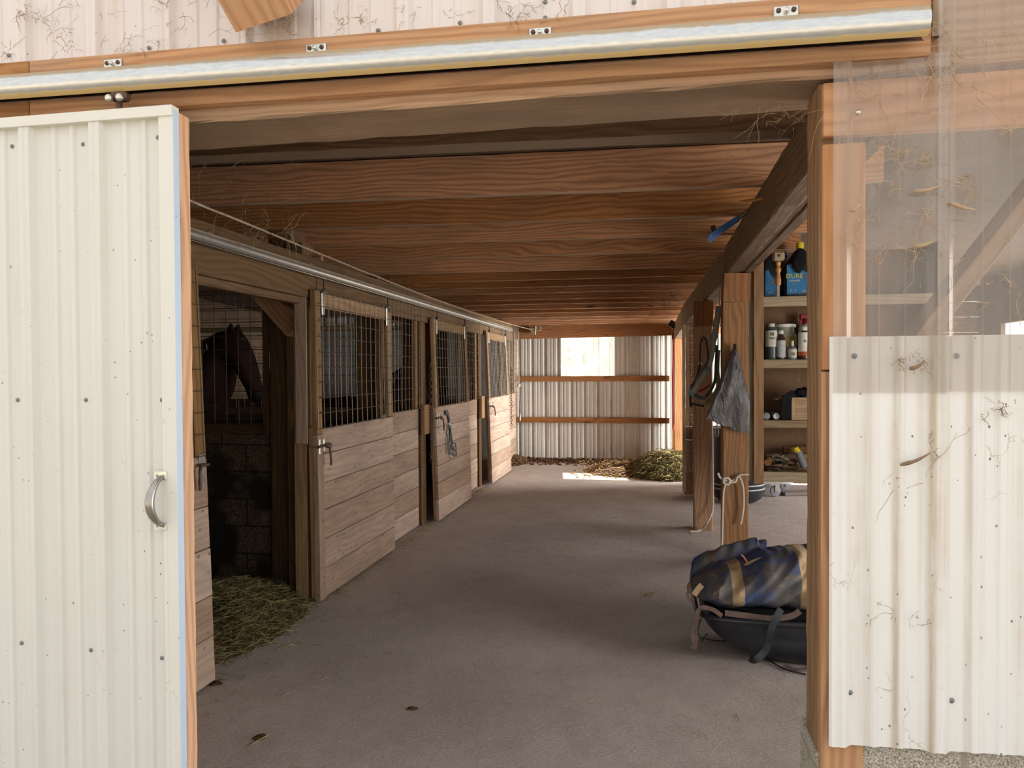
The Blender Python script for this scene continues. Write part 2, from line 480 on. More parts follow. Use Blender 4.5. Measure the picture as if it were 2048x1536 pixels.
# ------------------------------------------------------------------ mesh builder
class MB:
    def __init__(s):
        s.v, s.f, s.uv, s.r, s.mi = [], [], [], [], []
        s.cur = 0

    def face(s, idx, uvs=None):
        s.f.append(tuple(idx))
        s.uv.append(uvs or [(s.v[i][0] + s.v[i][1], s.v[i][2]) for i in idx])
        s.mi.append(s.cur)

    def obox(s, o, ax, ay, az, lx, ly, lz, grain=None):
        """box centred on o with unit axes ax, ay, az and full sizes lx, ly, lz"""
        o = Vector(o)
        A = [Vector(ax), Vector(ay), Vector(az)]
        L = [lx, ly, lz]
        g = grain if grain is not None else L.index(max(L))
        b = len(s.v)
        rr = random.random()
        ou, ov = random.uniform(0, 40), random.uniform(0, 40)
        sg = []
        for i in (-.5, .5):
            for j in (-.5, .5):
                for k in (-.5, .5):
                    s.v.append(o + A[0] * (i * lx) + A[1] * (j * ly) + A[2] * (k * lz))
                    s.r.append(rr)
                    sg.append((i * lx, j * ly, k * lz))
        for q in ((0, 1, 3, 2), (4, 6, 7, 5), (0, 4, 5, 1), (2, 3, 7, 6), (0, 2, 6, 4), (1, 5, 7, 3)):
            c = [sg[i] for i in q]
            const = [a for a in range(3) if max(p[a] for p in c) - min(p[a] for p in c) < 1e-9]
            cst = const[0] if const else 0
            fr = [a for a in range(3) if a != cst]
            if g in fr:
                o2 = [a for a in fr if a != g][0]
                uvs = [(p[g] + ou, p[o2] + ov + (.3 if cst > o2 else 0)) for p in c]
            else:
                uvs = [(p[fr[0]] * .2 + ou, p[fr[1]] + ov) for p in c]
            s.face([b + i for i in q], uvs)
        return s

    def box(s, x0, x1, y0, y1, z0, z1, grain=None):
        return s.obox(((x0 + x1) / 2, (y0 + y1) / 2, (z0 + z1) / 2), (1, 0, 0), (0, 1, 0), (0, 0, 1), abs(x1 - x0), abs(y1 - y0), abs(z1 - z0), grain)

    def bar(s, p0, p1, w, h, up=(0, 0, 1)):
        """square-edged board from p0 to p1; w across, h along up"""
        p0, p1 = Vector(p0), Vector(p1)
        d = p1 - p0
        L = d.length
        d.normalize()
        side = d.cross(Vector(up)).normalized()
        u = side.cross(d)
        return s.obox((p0 + p1) / 2, d, side, u, L, w, h, 0)

    def timber(s, p0, p1, w, h, seg=24, amp=.004, up=(0, 0, 1), ch=.012):
        """sawn timber with slightly wavy, chamfered edges"""
        p0, p1 = Vector(p0), Vector(p1)
        d = p1 - p0
        L = d.length
        d.normalize()
        side = d.cross(Vector(up)).normalized()
        u = side.cross(d)
        rr = random.random()
        ou, ov = random.uniform(0, 40), random.uniform(0, 40)
        a, b = w / 2, h / 2
        sec = [(-a + ch, -b), (a - ch, -b), (a, -b + ch), (a, b - ch), (a - ch, b), (-a + ch, b), (-a, b - ch), (-a, -b + ch)]
        per = [0]
        for i in range(8):
            q, r_ = sec[i], sec[(i + 1) % 8]
            per.append(per[-1] + math.hypot(q[0] - r_[0], q[1] - r_[1]))
        base = len(s.v)
        sd = random.uniform(0, 99)
        for k in range(seg + 1):
            c = p0 + d * (L * k / seg)
            for i, (x, y) in enumerate(sec):
                n1 = noise.noise(Vector((k * .55 + sd, i * 1.7, 0)))
                n2 = noise.noise(Vector((k * .55 + sd, i * 1.7, 9)))
                s.v.append(c + side * (x + n1 * amp) + u * (y + n2 * amp))
                s.r.append(rr)
        for k in range(seg):
            for i in range(8):
                j = (i + 1) % 8
                A_ = base + k * 8
                B_ = A_ + 8
                s.face((A_ + i, A_ + j, B_ + j, B_ + i), [(L * k / seg + ou, per[i] + ov), (L * k / seg + ou, per[i + 1] + ov), (L * (k + 1) / seg + ou, per[i + 1] + ov), (L * (k + 1) / seg + ou, per[i] + ov)])
        s.face([base + i for i in range(8)][::-1], [(ou, ov + y) for x, y in sec][::-1])
        s.face([base + seg * 8 + i for i in range(8)], [(ou, ov + y) for x, y in sec])
        return s

    def sweep(s, pts, sec, up=None, closed=False, caps=True, scale=None):
        pts = [Vector(p) for p in pts]
        n, m = len(pts), len(sec)
        base = len(s.v)
        rr = random.random()
        prev = None
        dist = 0
        ds = []
        for i, p in enumerate(pts):
            if closed:
                d = pts[(i + 1) % n] - pts[i - 1]
            else:
                d = pts[min(i + 1, n - 1)] - pts[max(i - 1, 0)]
            d = d.normalized() if d.length > 1e-9 else Vector((0, 0, 1))
            if up is not None:
                a = d.cross(Vector(up))
                if a.length < 1e-4:
                    a = prev if prev is not None else Vector((1, 0, 0))
            elif prev is None:
                a = d.cross(Vector((0, 0, 1)))
                if a.length < .05:
                    a = d.cross(Vector((1, 0, 0)))
            else:
                a = prev - d * prev.dot(d)
            a.normalize()
            prev = a
            b = a.cross(d)
            k = scale[i] if scale else 1.0
            for (x, y) in sec:
                s.v.append(p + a * x * k + b * y * k)
                s.r.append(rr)
            if i:
                dist += (pts[i] - pts[i - 1]).length
            ds.append(dist)
        rng = range(n) if closed else range(n - 1)
        for i in rng:
            for j in range(m):
                j2 = (j + 1) % m
                A_, B_ = base + i * m, base + ((i + 1) % n) * m
                s.face((A_ + j, A_ + j2, B_ + j2, B_ + j), [(ds[i], j * .01), (ds[i], j * .01 + .01), (ds[(i + 1) % n], j * .01 + .01), (ds[(i + 1) % n], j * .01)])
        if caps and not closed:
            s.face([base + j for j in range(m)][::-1])
            s.face([base + (n - 1) * m + j for j in range(m)])
        return s

    def tube(s, pts, r, n=8, closed=False, up=None, scale=None):
        return s.sweep(pts, [(r * math.cos(2 * math.pi * i / n), r * math.sin(2 * math.pi * i / n)) for i in range(n)], up, closed, True, scale)

    def ribbon(s, pts, w, t=.003, up=(0, -1, 0)):
        return s.sweep(pts, [(-w / 2, -t / 2), (w / 2, -t / 2), (w / 2, t / 2), (-w / 2, t / 2)], up)

    def lathe(s, prof, c, axis=(0, 0, 1), n=20):
        c = Vector(c)
        q = Vector(axis).normalized().to_track_quat('Z', 'Y')
        base = len(s.v)
        rr = random.random()
        m = len(prof)
        for (r, z) in prof:
            for i in range(n):
                a = 2 * math.pi * i / n
                s.v.append(c + q @ Vector((r * math.cos(a), r * math.sin(a), z)))
                s.r.append(rr)
        for k in range(m - 1):
            for i in range(n):
                j = (i + 1) % n
                s.face((base + k * n + i, base + k * n + j, base + (k + 1) * n + j, base + (k + 1) * n + i), [(i / n, prof[k][1]), ((i + 1) / n, prof[k][1]), ((i + 1) / n, prof[k + 1][1]), (i / n, prof[k + 1][1])])
        if prof[0][0] > 1e-6:
            s.face([base + i for i in range(n)][::-1])
        if prof[-1][0] > 1e-6:
            s.face([base + (m - 1) * n + i for i in range(n)])
        return s

    def ball(s, c, r, sx=1, sy=1, sz=1, n=10, jit=0.0):
        base = len(s.v)
        c = Vector(c)
        h = n // 2 + 1
        rr = random.random()
        sd = random.uniform(0, 99)
        for k in range(h + 1):
            th = math.pi * k / h
            for i in range(n):
                a = 2 * math.pi * i / n
                v = Vector((math.sin(th) * math.cos(a) * sx, math.sin(th) * math.sin(a) * sy, math.cos(th) * sz))
                f = 1 + jit * noise.noise(v * 2.2 + Vector((sd, 0, 0)))
                s.v.append(c + v * r * f)
                s.r.append(rr)
        for k in range(h):
            for i in range(n):
                j = (i + 1) % n
                s.face((base + k * n + i, base + (k + 1) * n + i, base + (k + 1) * n + j, base + k * n + j))
        return s

    def grid(s, nu, nv, fn, wrap_u=False):
        base = len(s.v)
        rr = random.random()
        for j in range(nv + 1):
            for i in range(nu + (0 if wrap_u else 1)):
                s.v.append(Vector(fn(i / nu, j / nv)))
                s.r.append(rr)
        w = nu if wrap_u else nu + 1
        for j in range(nv):
            for i in range(nu):
                i2 = (i + 1) % w
                s.face((base + j * w + i, base + j * w + i2, base + (j + 1) * w + i2, base + (j + 1) * w + i), [(i / nu, j / nv), ((i + 1) / nu, j / nv), ((i + 1) / nu, (j + 1) / nv), (i / nu, (j + 1) / nv)])
        return s

    def build(s, name, mat, parent=None, origin=None, smooth=False, bevel=0.0, solid=0.0, sub=0):
        mats = mat if isinstance(mat, (list, tuple)) else [mat]
        if parent is not None:
            o = origin if origin is not None else world_loc(parent)
        elif origin is not None:
            o = Vector(origin)
        else:
            xs = [v[0] for v in s.v]
            ys = [v[1] for v in s.v]
            zs = [v[2] for v in s.v]
            o = Vector(((min(xs) + max(xs)) / 2, (min(ys) + max(ys)) / 2, min(zs)))
        o = Vector(o)
        me = bpy.data.meshes.new(name)
        me.from_pydata([tuple(Vector(v) - o) for v in s.v], [], s.f)
        ul = me.uv_layers.new(name='UVMap')
        k = 0
        flat = []
        for q in s.uv:
            for c in q:
                flat += [c[0], c[1]]
        ul.data.foreach_set('uv', flat)
        at = me.attributes.new('rnd', 'FLOAT', 'POINT')
        at.data.foreach_set('value', s.r)
        for m_ in mats:
            me.materials.append(M[m_])
        if len(mats) > 1:
            me.polygons.foreach_set('material_index', s.mi)
        if smooth:
            me.polygons.foreach_set('use_smooth', [True] * len(me.polygons))
            try:
                me.set_sharp_from_angle(angle=R(50))
            except Exception:
                pass
        me.validate()
        me.update()
        ob = bpy.data.objects.new(name, me)
        COL.objects.link(ob)
        if parent is not None:
            ob.parent = parent
            if origin is not None:
                ob.location = o - world_loc(parent)
        else:
            ob.location = o
        if solid:
            md = ob.modifiers.new('solid', 'SOLIDIFY')
            md.thickness = solid
            md.offset = 0
        if bevel:
            md = ob.modifiers.new('bevel', 'BEVEL')
            md.width = bevel
            md.segments = 1
            md.limit_method = 'ANGLE'
        if sub:
            md = ob.modifiers.new('sub', 'SUBSURF')
            md.levels = sub
            md.render_levels = sub
        return ob


LOC = {}


def world_loc(o):
    v = Vector(o.location)
    while o.parent is not None:
        o = o.parent
        v += Vector(o.location)
    return v


def tag(o, label=None, cat=None, group=None, kind=None):
    if label:
        o['label'] = label
    if cat:
        o['category'] = cat
    if group:
        o['group'] = group
    if kind:
        o['kind'] = kind
    return o


def thing(name, loc, label, cat, group=None):
    o = bpy.data.objects.new(name, None)
    COL.objects.link(o)
    o.location = loc
    o.empty_display_size = .1
    return tag(o, label, cat, group)


def struct(o):
    o['kind'] = 'structure'
    return o


def text_part(body, size, mat, parent, loc, rot, extrude=.0006):
    cu = bpy.data.curves.new('lettering', 'FONT')
    cu.body = body
    cu.size = size
    cu.extrude = extrude
    cu.align_x = 'CENTER'
    cu.resolution_u = 2
    tmp = bpy.data.objects.new('tmp_text', cu)
    COL.objects.link(tmp)
    bpy.context.view_layer.update()
    me = bpy.data.meshes.new_from_object(tmp.evaluated_get(bpy.context.evaluated_depsgraph_get()))
    bpy.data.objects.remove(tmp)
    bpy.data.curves.remove(cu)
    me.materials.clear()
    me.materials.append(M[mat])
    ob = bpy.data.objects.new('lettering', me)
    COL.objects.link(ob)
    ob.parent = parent
    ob.location = Vector(loc) - world_loc(parent)
    ob.rotation_euler = rot
    return ob


def corrugated(xs, ribs, pitch, h=.017, minor=.004):
    """list of (x, height) along a ribbed sheet from xs[0] to xs[1]; ribs = x of one major rib"""
    pts = []
    x0, x1 = xs
    k0 = math.floor((x0 - ribs) / pitch) - 1
    k1 = math.ceil((x1 - ribs) / pitch) + 1
    for k in range(k0, k1 + 1):
        c = ribs + k * pitch
        pts += [(c - .032, 0), (c - .027, .003), (c - .015, h), (c - .006, h), (c, h - .002), (c + .006, h), (c + .015, h), (c + .027, .003), (c + .032, 0)]
        for f in (.37, .63):
            q = c + pitch * f
            pts += [(q - .012, 0), (q - .006, minor), (q + .006, minor), (q + .012, 0)]
    out = [p for p in pts if x0 < p[0] < x1]

    def hh(x):
        for a, b in zip(pts, pts[1:]):
            if a[0] <= x <= b[0] and b[0] > a[0]:
                return a[1] + (b[1] - a[1]) * (x - a[0]) / (b[0] - a[0])
        return 0
    return [(x0, hh(x0))] + out + [(x1, hh(x1))]


def sheet(prof, y, z0, z1, sign=-1, seg=1, z0b=None, z1b=None):
    """ribbed sheet facing sign*Y"""
    mb = MB()
    x0, x1 = prof[0][0], prof[-1][0]
    b = len(mb.v)
    for (x, h) in prof:
        f = (x - x0) / (x1 - x0)
        lo = z0 if z0b is None else z0 + (z0b - z0) * f
        hi = z1 if z1b is None else z1 + (z1b - z1) * f
        for k in range(seg + 1):
            z = lo + (hi - lo) * k / seg
            w = .0015 * noise.noise(Vector((x * 3, z * 3, 0)))
            mb.v.append(Vector((x, y + sign * h + w, z)))
            mb.r.append(.5)
    m = seg + 1
    for i in range(len(prof) - 1):
        for k in range(seg):
            mb.face((i * m + k, (i + 1) * m + k, (i + 1) * m + k + 1, i * m + k + 1))
    return mb


# ================================================================== STRUCTURE
YF = 1.90      # face of the front framing
YB = 13.0      # back wall
XL, XR = -7.0, 4.2
ZJ = 2.58      # underside of the joists

struct(MB().box(XL, XR, YF, YB + .1, -.12, 0).build('floor', 'floor'))
gm = MB()
gm.box(-40, 40, -30, YF - .001, -.16, -.02)
gm.box(-40, 40, YB + .1, 60, -.16, -.02)
gm.box(-40, XL, YF, YB + .1, -.16, -.02)
gm.box(XR, 40, YF, YB + .1, -.16, -.02)
struct(gm.build('ground', 'ground'))
dk = MB()
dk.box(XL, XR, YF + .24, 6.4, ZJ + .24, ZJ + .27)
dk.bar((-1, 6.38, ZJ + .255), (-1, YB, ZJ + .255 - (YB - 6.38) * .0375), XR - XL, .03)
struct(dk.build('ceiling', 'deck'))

# upper front wall of ribbed white sheet over framing
PITCH = .2286
rib0 = P(180, 50, 1, 1.87).x
pr = corrugated((-5.0, .62), rib0, PITCH)
uw = sheet(pr, 1.89, 2.40, 4.6)
wfo = struct(uw.build('wall_front', 'upper_metal', solid=.0012))
for px, py in ((14, 109), (295, 94), (445, 80), (755, 59), (919, 44), (1090, 34), (1090, 2), (1268, 2)):
    q = P(px, py, 1, 1.88)
    MB().lathe([(0, 0), (.0055, 0), (.006, .0015), (.004, .004), (0, .005)], (q.x, 1.886, q.z), (0, -1, 0), 10).build('screw', 'screw', wfo, smooth=True)
struct(MB().box(XL, XR, YF, YF + .04, 2.83, 4.6).build('wall_front_backing', 'deck'))
struct(MB().box(XL, -2.6, YF, YF + .06, 0, 2.6).build('wall_front_left', 'deck'))
# back wall
win1 = (P(1122, 700, 1, YB).x, P(1229, 700, 1, YB).x, P(1175, 752, 1, YB).z, P(1175, 672, 1, YB).z)
win2 = (P(1431, 700, 1, YB).x, P(1431, 700, 1, YB).x + 1.0, win1[2], win1[3])
bm = MB()
xe = [XL, win1[0], win1[1], win2[0], win2[1], XR]
ribb = P(1039, 800, 1, YB).x
for a, b, full in ((XL, win1[0], 1), (win1[0], win1[1], 0), (win1[1], win2[0], 1), (win2[0], win2[1], 0), (win2[1], XR, 1)):
    spans = [(0, 4.4)] if full else [(0, win1[2]), (win1[3], 4.4)]
    for z0, z1 in spans:
        q = sheet(corrugated((a, b), ribb, PITCH), YB, z0, z1, 1)
        off = len(bm.v)
        bm.v += q.v
        bm.r += q.r
        for f_, u_ in zip(q.f, q.uv):
            bm.face([i + off for i in f_], u_)
struct(bm.build('wall_back', 'back_metal', solid=.001))
struct(MB().box(XL - .05, XL, YF, YB, 0, 4.4).build('wall_left', 'deck'))
wr = MB()  # gaps in this wall are made up for the added fill lamps
wr.box(XR, XR + .05, YF, 2.3, 0, 4.4)
wr.box(XR, XR + .05, 2.3, 3.95, 2.45, 4.4)
wr.box(XR, XR + .05, 3.95, 6.9, 0, 4.4)
wr.box(XR, XR + .05, 6.9, 10.1, 0, .6)
wr.box(XR, XR + .05, 6.9, 10.1, 2.1, 4.4)
wr.box(XR, XR + .05, 10.1, 10.75, 0, 4.4)
wr.box(XR, XR + .05, 10.75, 12.3, 2.45, 4.4)
wr.box(XR, XR + .05, 12.3, YB, 0, 4.4)
struct(wr.build('wall_right', 'deck'))
rf = MB()
rf.bar((XL - .5, -1.0 + 2.6, 4.62), (XL - .5, 13.4, 4.62), .04, .04)
rf = MB()
rf.box(XL - .4, XR + .4, 1.6, 13.5, 4.6, 4.7)
struct(rf.build('roof', 'deck'))
M['shade_panel'] = plain('shade_grey_panel', (.20, .195, .18), .85, var=.2, vscale=3)
struct(MB().box(XL, -2.47, 12.86, 12.89, 0, 2.3).build('wall_stall_shade_sheet', 'shade_panel'))  # sheet added at the stall end, its dimness put into the grey
# windows
for i, w in enumerate((win1, win2)):
    q = sheet(corrugated((w[0], w[1]), ribb, PITCH, .017, .004), YB, w[2], w[3], 1)
    struct(q.build('window_%d' % (i + 1), 'pane'))

# right-hand partition of the tack area, far end
pm = MB()
for k in range(13):
    pm.box(1.06, XR, 10.6, 10.63, .02 + k * .2, .02 + k * .2 + .197)
struct(pm.build('wall_tack_end', 'dark_post'))

# foundation of block under the right siding
xj = P(1625, 1500, 1, 2.05).x
fd = MB()
fd.box(.405, XR, YF - .012, YF + .2, 0, .74)
struct(fd.build('wall_foundation', 'foundation'))

# ================================================================== FRONT FRAMING
# header over the doorway
hd = MB()
zh = 2.243
hd.timber((-3.2, YF + .115, zh + .11), (3.8, YF + .115, zh + .11), .23, .22, seg=90, amp=.004, ch=.006)
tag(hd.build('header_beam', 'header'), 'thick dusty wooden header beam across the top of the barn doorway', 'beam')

# board that carries the outside door track
tb = MB()
bt0, bb0 = P(0, 120, 1, 1.86), P(0, 216, 1, 1.86)
bt1, bb1 = P(1862, -30, 1, 1.86), P(1862, 107, 1, 1.86)
zc0, zc1 = 2.362, 2.34
cut = P(58, 180, 1, 1.86).x
xr_ = P(1863, 60, 1, 1.86).x
hgt = .155
tb.bar((cut + .001, 1.878, zc0 - (cut + 1.8) * .009), (xr_, 1.878, zc1), .036, hgt)
tag(tb.build('track_board', 'fir_front', bevel=.002), 'long orange-brown board behind the outside door track', 'board')
tb = MB().bar((-3.4, 1.878, zc0 + .012), (cut - .001, 1.878, zc0), .036, hgt)
tag(tb.build('track_board', 'fir_front', bevel=.002), 'short end board butted at the left of the outside track board', 'board')

# track tube
p0, p1 = P(-160, 190, 1, 1.80), P(1852, 46, 1, 1.80)
tr = thing('door_track', (p1.x, 1.80, p1.z), 'galvanised round door track tube above the doorway, dusty on top', 'track')
t = MB()
sec = []
r_ = .036
for i in range(19):
    a = R(-68) + R(316) * i / 18
    sec.append((r_ * math.sin(a) * -1, r_ * math.cos(a) * 1))
# open-bottomed tube: outer and inner arc
outer = [(math.cos(R(-70 + 320 * i / 22)) * r_, math.sin(R(-70 + 320 * i / 22)) * r_) for i in range(23)]
inner = [(x * .93, y * .93) for x, y in outer][::-1]
d = (p1 - p0)
n = 40
t.sweep([p0 + d * (i / n) for i in range(n + 1)], outer + inner, up=(0, 0, 1))
for i_ in range(len(t.f) - 2):
    t.mi[i_] = 1 if i_ % 46 >= 22 else 0
t.build('track_tube', ['pipe', 'rust'], tr, smooth=True)
for px, py in ((226, 127), (632, 97), (1080, 65), (1572, 22)):
    q = P(px, py, 1, 1.858)
    b = MB().box(q.x - .028, q.x + .028, 1.855, 1.859, q.z - .03, q.z + .012)
    ob = b.build('bracket', 'steel', tr, bevel=.003)
    for dx in (-.017, .017):
        MB().lathe([(.0, 0), (.006, 0), (.006, .002), (.003, .004), (0, .004)], (q.x + dx, 1.855, q.z + .001), (0, -1, 0), 10).build('screw', 'rust', ob)
    MB().lathe([(.0, 0), (.006, 0), (.006, .009), (.003, .011), (0, .011)], (q.x, 1.855, q.z - .002), (0, -1, 0), 10).build('bolt', 'steel', ob)

# trolley of the outside door
q = P(241, 197, 1, 1.80)
tl = thing('door_trolley', q, 'rusty roller hanger below the outside track at the left', 'roller')
b = MB()
b.box(q.x - .024, q.x + .024, 1.785, 1.815, q.z - .008, q.z + .018)
b.build('carriage', 'rust', tl, bevel=.006)
for dx in (-.02, .012):
    MB().lathe([(0, 0), (.010, 0), (.011, .006), (.007, .012), (0, .013)], (q.x + dx, 1.785, q.z - .004), (0, -1, 0), 12).build('bolt', 'steel', tl, smooth=True)
MB().lathe([(0, 0), (.008, 0), (.008, .035), (0, .035)], (q.x - .004, 1.80, q.z - .042), (0, 0, 1), 10).build('stem', 'rust', tl, smooth=True)

# outside sliding door
DX = P(345, 600, 1, 1.78).x + .01
DT = P(200, 224, 1, 1.78).z
door = thing('door_1', (DX, 1.80, .10), 'x', 'x')
for k_ in ('label', 'category'):
    del door[k_]
door['kind'] = 'structure'
door['label'] = 'white ribbed metal sliding door standing open at the left'
rd = P(55, 600, 1, 1.78).x
sheet(corrugated((-3.1, DX - .03), rd, P(195, 600, 1, 1.78).x - rd, .020, .006), 1.795, .12, DT - .02).build('door_skin', 'door_metal', door, solid=.001)
b = MB()
b.box(DX - .042, DX, 1.775, 1.779, .10, DT)
b.build('edge_trim', 'trim_metal', door, bevel=.001)
MB().box(DX - .001, DX + .0015, 1.776, 1.800, .10, DT - .01).build('trim_return', 'sky_tint_trim', door)
MB().box(-3.1, DX + .001, 1.770, 1.802, DT - .026, DT + .002).build('top_trim', 'trim_metal', door, bevel=.001)
b = MB()
b.timber((DX - .03, 1.825, .10), (DX - .03, 1.825, DT - .01), .046, .062, seg=60, amp=.002, up=(1, 0, 0), ch=.002)
b.build('edge_board', 'fir_front', door)
MB().box(-3.1, DX - .07, 1.81, 1.845, DT - .12, DT - .015).build('top_rail', 'fir_front', door)
for px, py in ((22, 292), (164, 288), (314, 274), (33, 800), (170, 800), (322, 800), (41, 1287), (180, 1301), (322, 1317)):
    q = P(px, py, 1, 1.79)
    MB().lathe([(0, 0), (.0052, 0), (.0058, .0015), (.004, .004), (0, .005)], (q.x, 1.7945, q.z), (0, -1, 0), 10).build('screw', 'screw', door, smooth=True)
# handle
ht, hb = P(320, 952, 1, 1.77), P(320, 1053, 1, 1.77)
h_ = thing('door_handle', (ht.x, 1.775, hb.z), 'x', 'x')
for k_ in ('label', 'category'):
    del h_[k_]
h_.parent = door
h_.location = Vector((ht.x, 1.775, hb.z)) - Vector(door.location)
hm = MB()
npt = 20
pts, sc = [], []
for i in range(npt + 1):
    f = i / npt
    z = ht.z - .004 + (hb.z + .004 - ht.z + .004) * f
    bow = math.sin(math.pi * f)
    pts.append((ht.x + .002 - .006 * bow ** .8, 1.772 - .040 * bow ** .7, z))
    sc.append(.75 + .65 * bow)
hm.tube(pts, .0085, 12, scale=sc)
hm.build('grip', 'pewter', door, smooth=True)
for q in (ht, hb):
    pl = MB().box(q.x - .020, q.x + .017, 1.7725, 1.7755, q.z - .011, q.z + .012).build('mounting_plate', 'steel', door, bevel=.001)
    for dx in (-.010, .008):
        MB().lathe([(0, 0), (.0035, 0), (.003, .0015), (0, .0018)], (q.x + dx, 1.7725, q.z), (0, -1, 0), 10).build('screw', 'dull_steel', pl, smooth=True)
bpy.data.objects.remove(h_)

# brace under the eave, running up and out from the wall
c = P(552, 60, 1, 1.87)
b = MB()
b.timber((c.x + .01, 1.83, c.z + .022), (c.x - .40, 1.83 - 1.5, c.z + 1.60), .17, .13, seg=30, amp=.003, up=(0, 1, 1), ch=.004)
tag(b.build('eave_brace', 'fir_front'), 'diagonal wooden brace running up and out from the wall above the track', 'brace')

# right door jamb: rough post with an orange board on its face
jx = P(1640, 600, 1, YF).x
jb = thing('door_post', (jx + .08, 2.0, .62), 'rough weathered post with an orange front board at the right of the doorway', 'post')
jx2 = P(1617, 800, 1, 2.06).x
pz = P(1630, 180, 1, 1.95).z
b = MB().timber((jx + .05, 1.985, .42), (jx + .05, 1.985, pz), .145, .10, seg=60, amp=.003, up=(1, 0, 0), ch=.006)
b.build('post_timber', 'jamb', jb)
zt = P(1650, 292, 1, YF).z
zb = P(1650, 740, 1, YF).z
b = MB()
b.box(jx + .003, jx + .098, 1.886, 1.909, zb, zt)
b.build('front_board', 'jamb_orange', jb, bevel=.002)
b = MB()
b.box(jx + .0, jx + .095, 1.882, 1.909, .53, zb - .004)
b.build('lower_front_board', 'fir_front', jb, bevel=.002)
# block end below the post
struct(MB().box(jx - .006, jx + .2, YF + .01, YF + .2, 0, .62).build('wall_foundation_end', 'foundation'))

# boards seen through the fibreglass
z0_, z1_ = P(1800, 160, 1, YF).z, P(1800, 268, 1, YF).z
b = MB().box(jx + .004, 3.8, 1.884, 1.909, z1_, z0_)
tag(b.build('wall_girt', 'jamb_orange', bevel=.002), 'horizontal board behind the clear panels, just right of the door post top', 'board')
qa, qb = P(1735, 800, 1, 2.1), P(2060, 385, 1, 2.1)
b = MB().bar(qa, qb + (qb - qa) * .3, .04, .13, up=(0, 1, 0.0))
tag(b.build('wall_brace', 'rail_wood', bevel=.002), 'diagonal brace dimly seen behind the clear corrugated panels', 'brace')

# siding at the right: metal below, clear sheets above
sx0 = P(1657, 1000, 1, 1.87).x
rr0 = P(1677, 1100, 1, 1.86).x
pr_ = P(1878, 1100, 1, 1.86).x - rr0
ztop = P(1800, 672, 1, 1.87).z
zbl, zbr = P(1657, 1488, 1, 1.87).z, P(2048, 1512, 1, 1.87).z
SD = 1.872
prof = corrugated((sx0, 3.6), rr0, pr_, .016, .004)
sl = (zbr - zbl) / (P(2048, 1512, 1, 1.87).x - sx0)
ms = sheet(prof, SD, zbl, ztop, -1, 1, zbl + sl * (3.6 - sx0), ztop)
sid = thing('wall_right_siding', (1.0, SD, zbl), 'x', 'x')
for k_ in ('label', 'category'):
    del sid[k_]
sid['kind'] = 'structure'
sid.name = 'wall_front_right'
ms.build('siding_sheet', 'white_metal', sid, solid=.001)
for px, py in ((1708, 712), (1912, 712), (1699, 1384), (1902, 1400)):
    q = P(px, py, 1, SD)
    MB().lathe([(0, 0), (.0058, 0), (.0064, .0015), (.004, .004), (0, .005)], (q.x, SD - .002, q.z), (0, -1, 0), 10).build('screw', 'screw', sid, smooth=True)

fx0 = P(1664, 400, 1, 1.865).x
fx1 = P(1893, 400, 1, 1.86).x
zf0, zf1 = P(1800, 786, 1, 1.86).z, P(1665, 122, 1, 1.86).z
zf1r = P(1890, 108, 1, 1.86).z
f1 = sheet(corrugated((fx0, fx1), rr0, pr_, .016, .004), SD - .004, zf0, zf1 - .004, -1, 1, None, zf1r)
tag(f1.build('corrugated_panel', 'fibre', solid=.0), 'narrow clear corrugated panel beside the door post, dusty with cobwebs', 'panel')
f2 = sheet(corrugated((P(1872, 400, 1, 1.86).x, 3.6), rr0, pr_, .016, .004), SD - .0075, zf0 + .003, 3.0, -1)
tag(f2.build('corrugated_panel', 'fibre'), 'tall clear corrugated panel at the far right edge, overlapping its neighbour', 'panel')
q = P(1716, 225, 1, 1.868)
tag(MB().lathe([(0, 0), (.0058, 0), (.0064, .0015), (.004, .004), (0, .005)], (q.x, 1.866, q.z), (0, -1, 0), 10).build('panel_screw', 'steel', smooth=True), 'single grey screw head in the narrow clear panel', 'screw')
# framing post behind the clear panels
b = MB().box(xr_ + .006, xr_ + .03, 1.872, 1.888, 2.31, 3.0)
tag(b.build('wall_batten', 'beam'), 'dark vertical batten where the track board ends at the right', 'board')

# ================================================================== CEILING JOISTS
JY = [3.34, 4.32, 5.10, 5.84, 6.62, 7.30, 7.83, 8.36, 8.89, 9.42, 9.95, 10.48, 11.01, 11.54, 12.07, 12.60]


def ZB(y):
    """underside of the joists: level near the door, a little lower towards the back"""
    return ZJ if y < 6.3 else ZJ - (y - 6.3) * .0375


names = ['first', 'second', 'third', 'fourth', 'fifth', 'sixth', 'seventh', 'eighth', 'ninth', 'tenth', 'eleventh', 'twelfth', 'thirteenth', 'fourteenth', 'fifteenth', 'sixteenth']
for i, y in enumerate(JY):
    sk = .11 if i < 6 else .03
    th = .135 if i == 0 else .052
    zo = 0 if i == 0 else random.uniform(-.012, .008)
    b = MB()
    b.timber((-4.3, y + th / 2 - sk * 1.9, ZB(y) + .118 + zo), (1.25, y + th / 2 + sk * .85, ZB(y) + .118 + zo), th, .235, seg=44, amp=.0035, ch=.003)
    lab = '%s ceiling joist behind the doorway header' % names[i]
    if i == 0:
        lab = 'thick doubled ceiling joist directly behind the doorway header'
    if i == 15:
        lab = 'last ceiling joist, nearest the back wall'
    tag(b.build('ceiling_joist', 'fir' if i else 'first_joist'), lab, 'joist', 'ceiling joists')

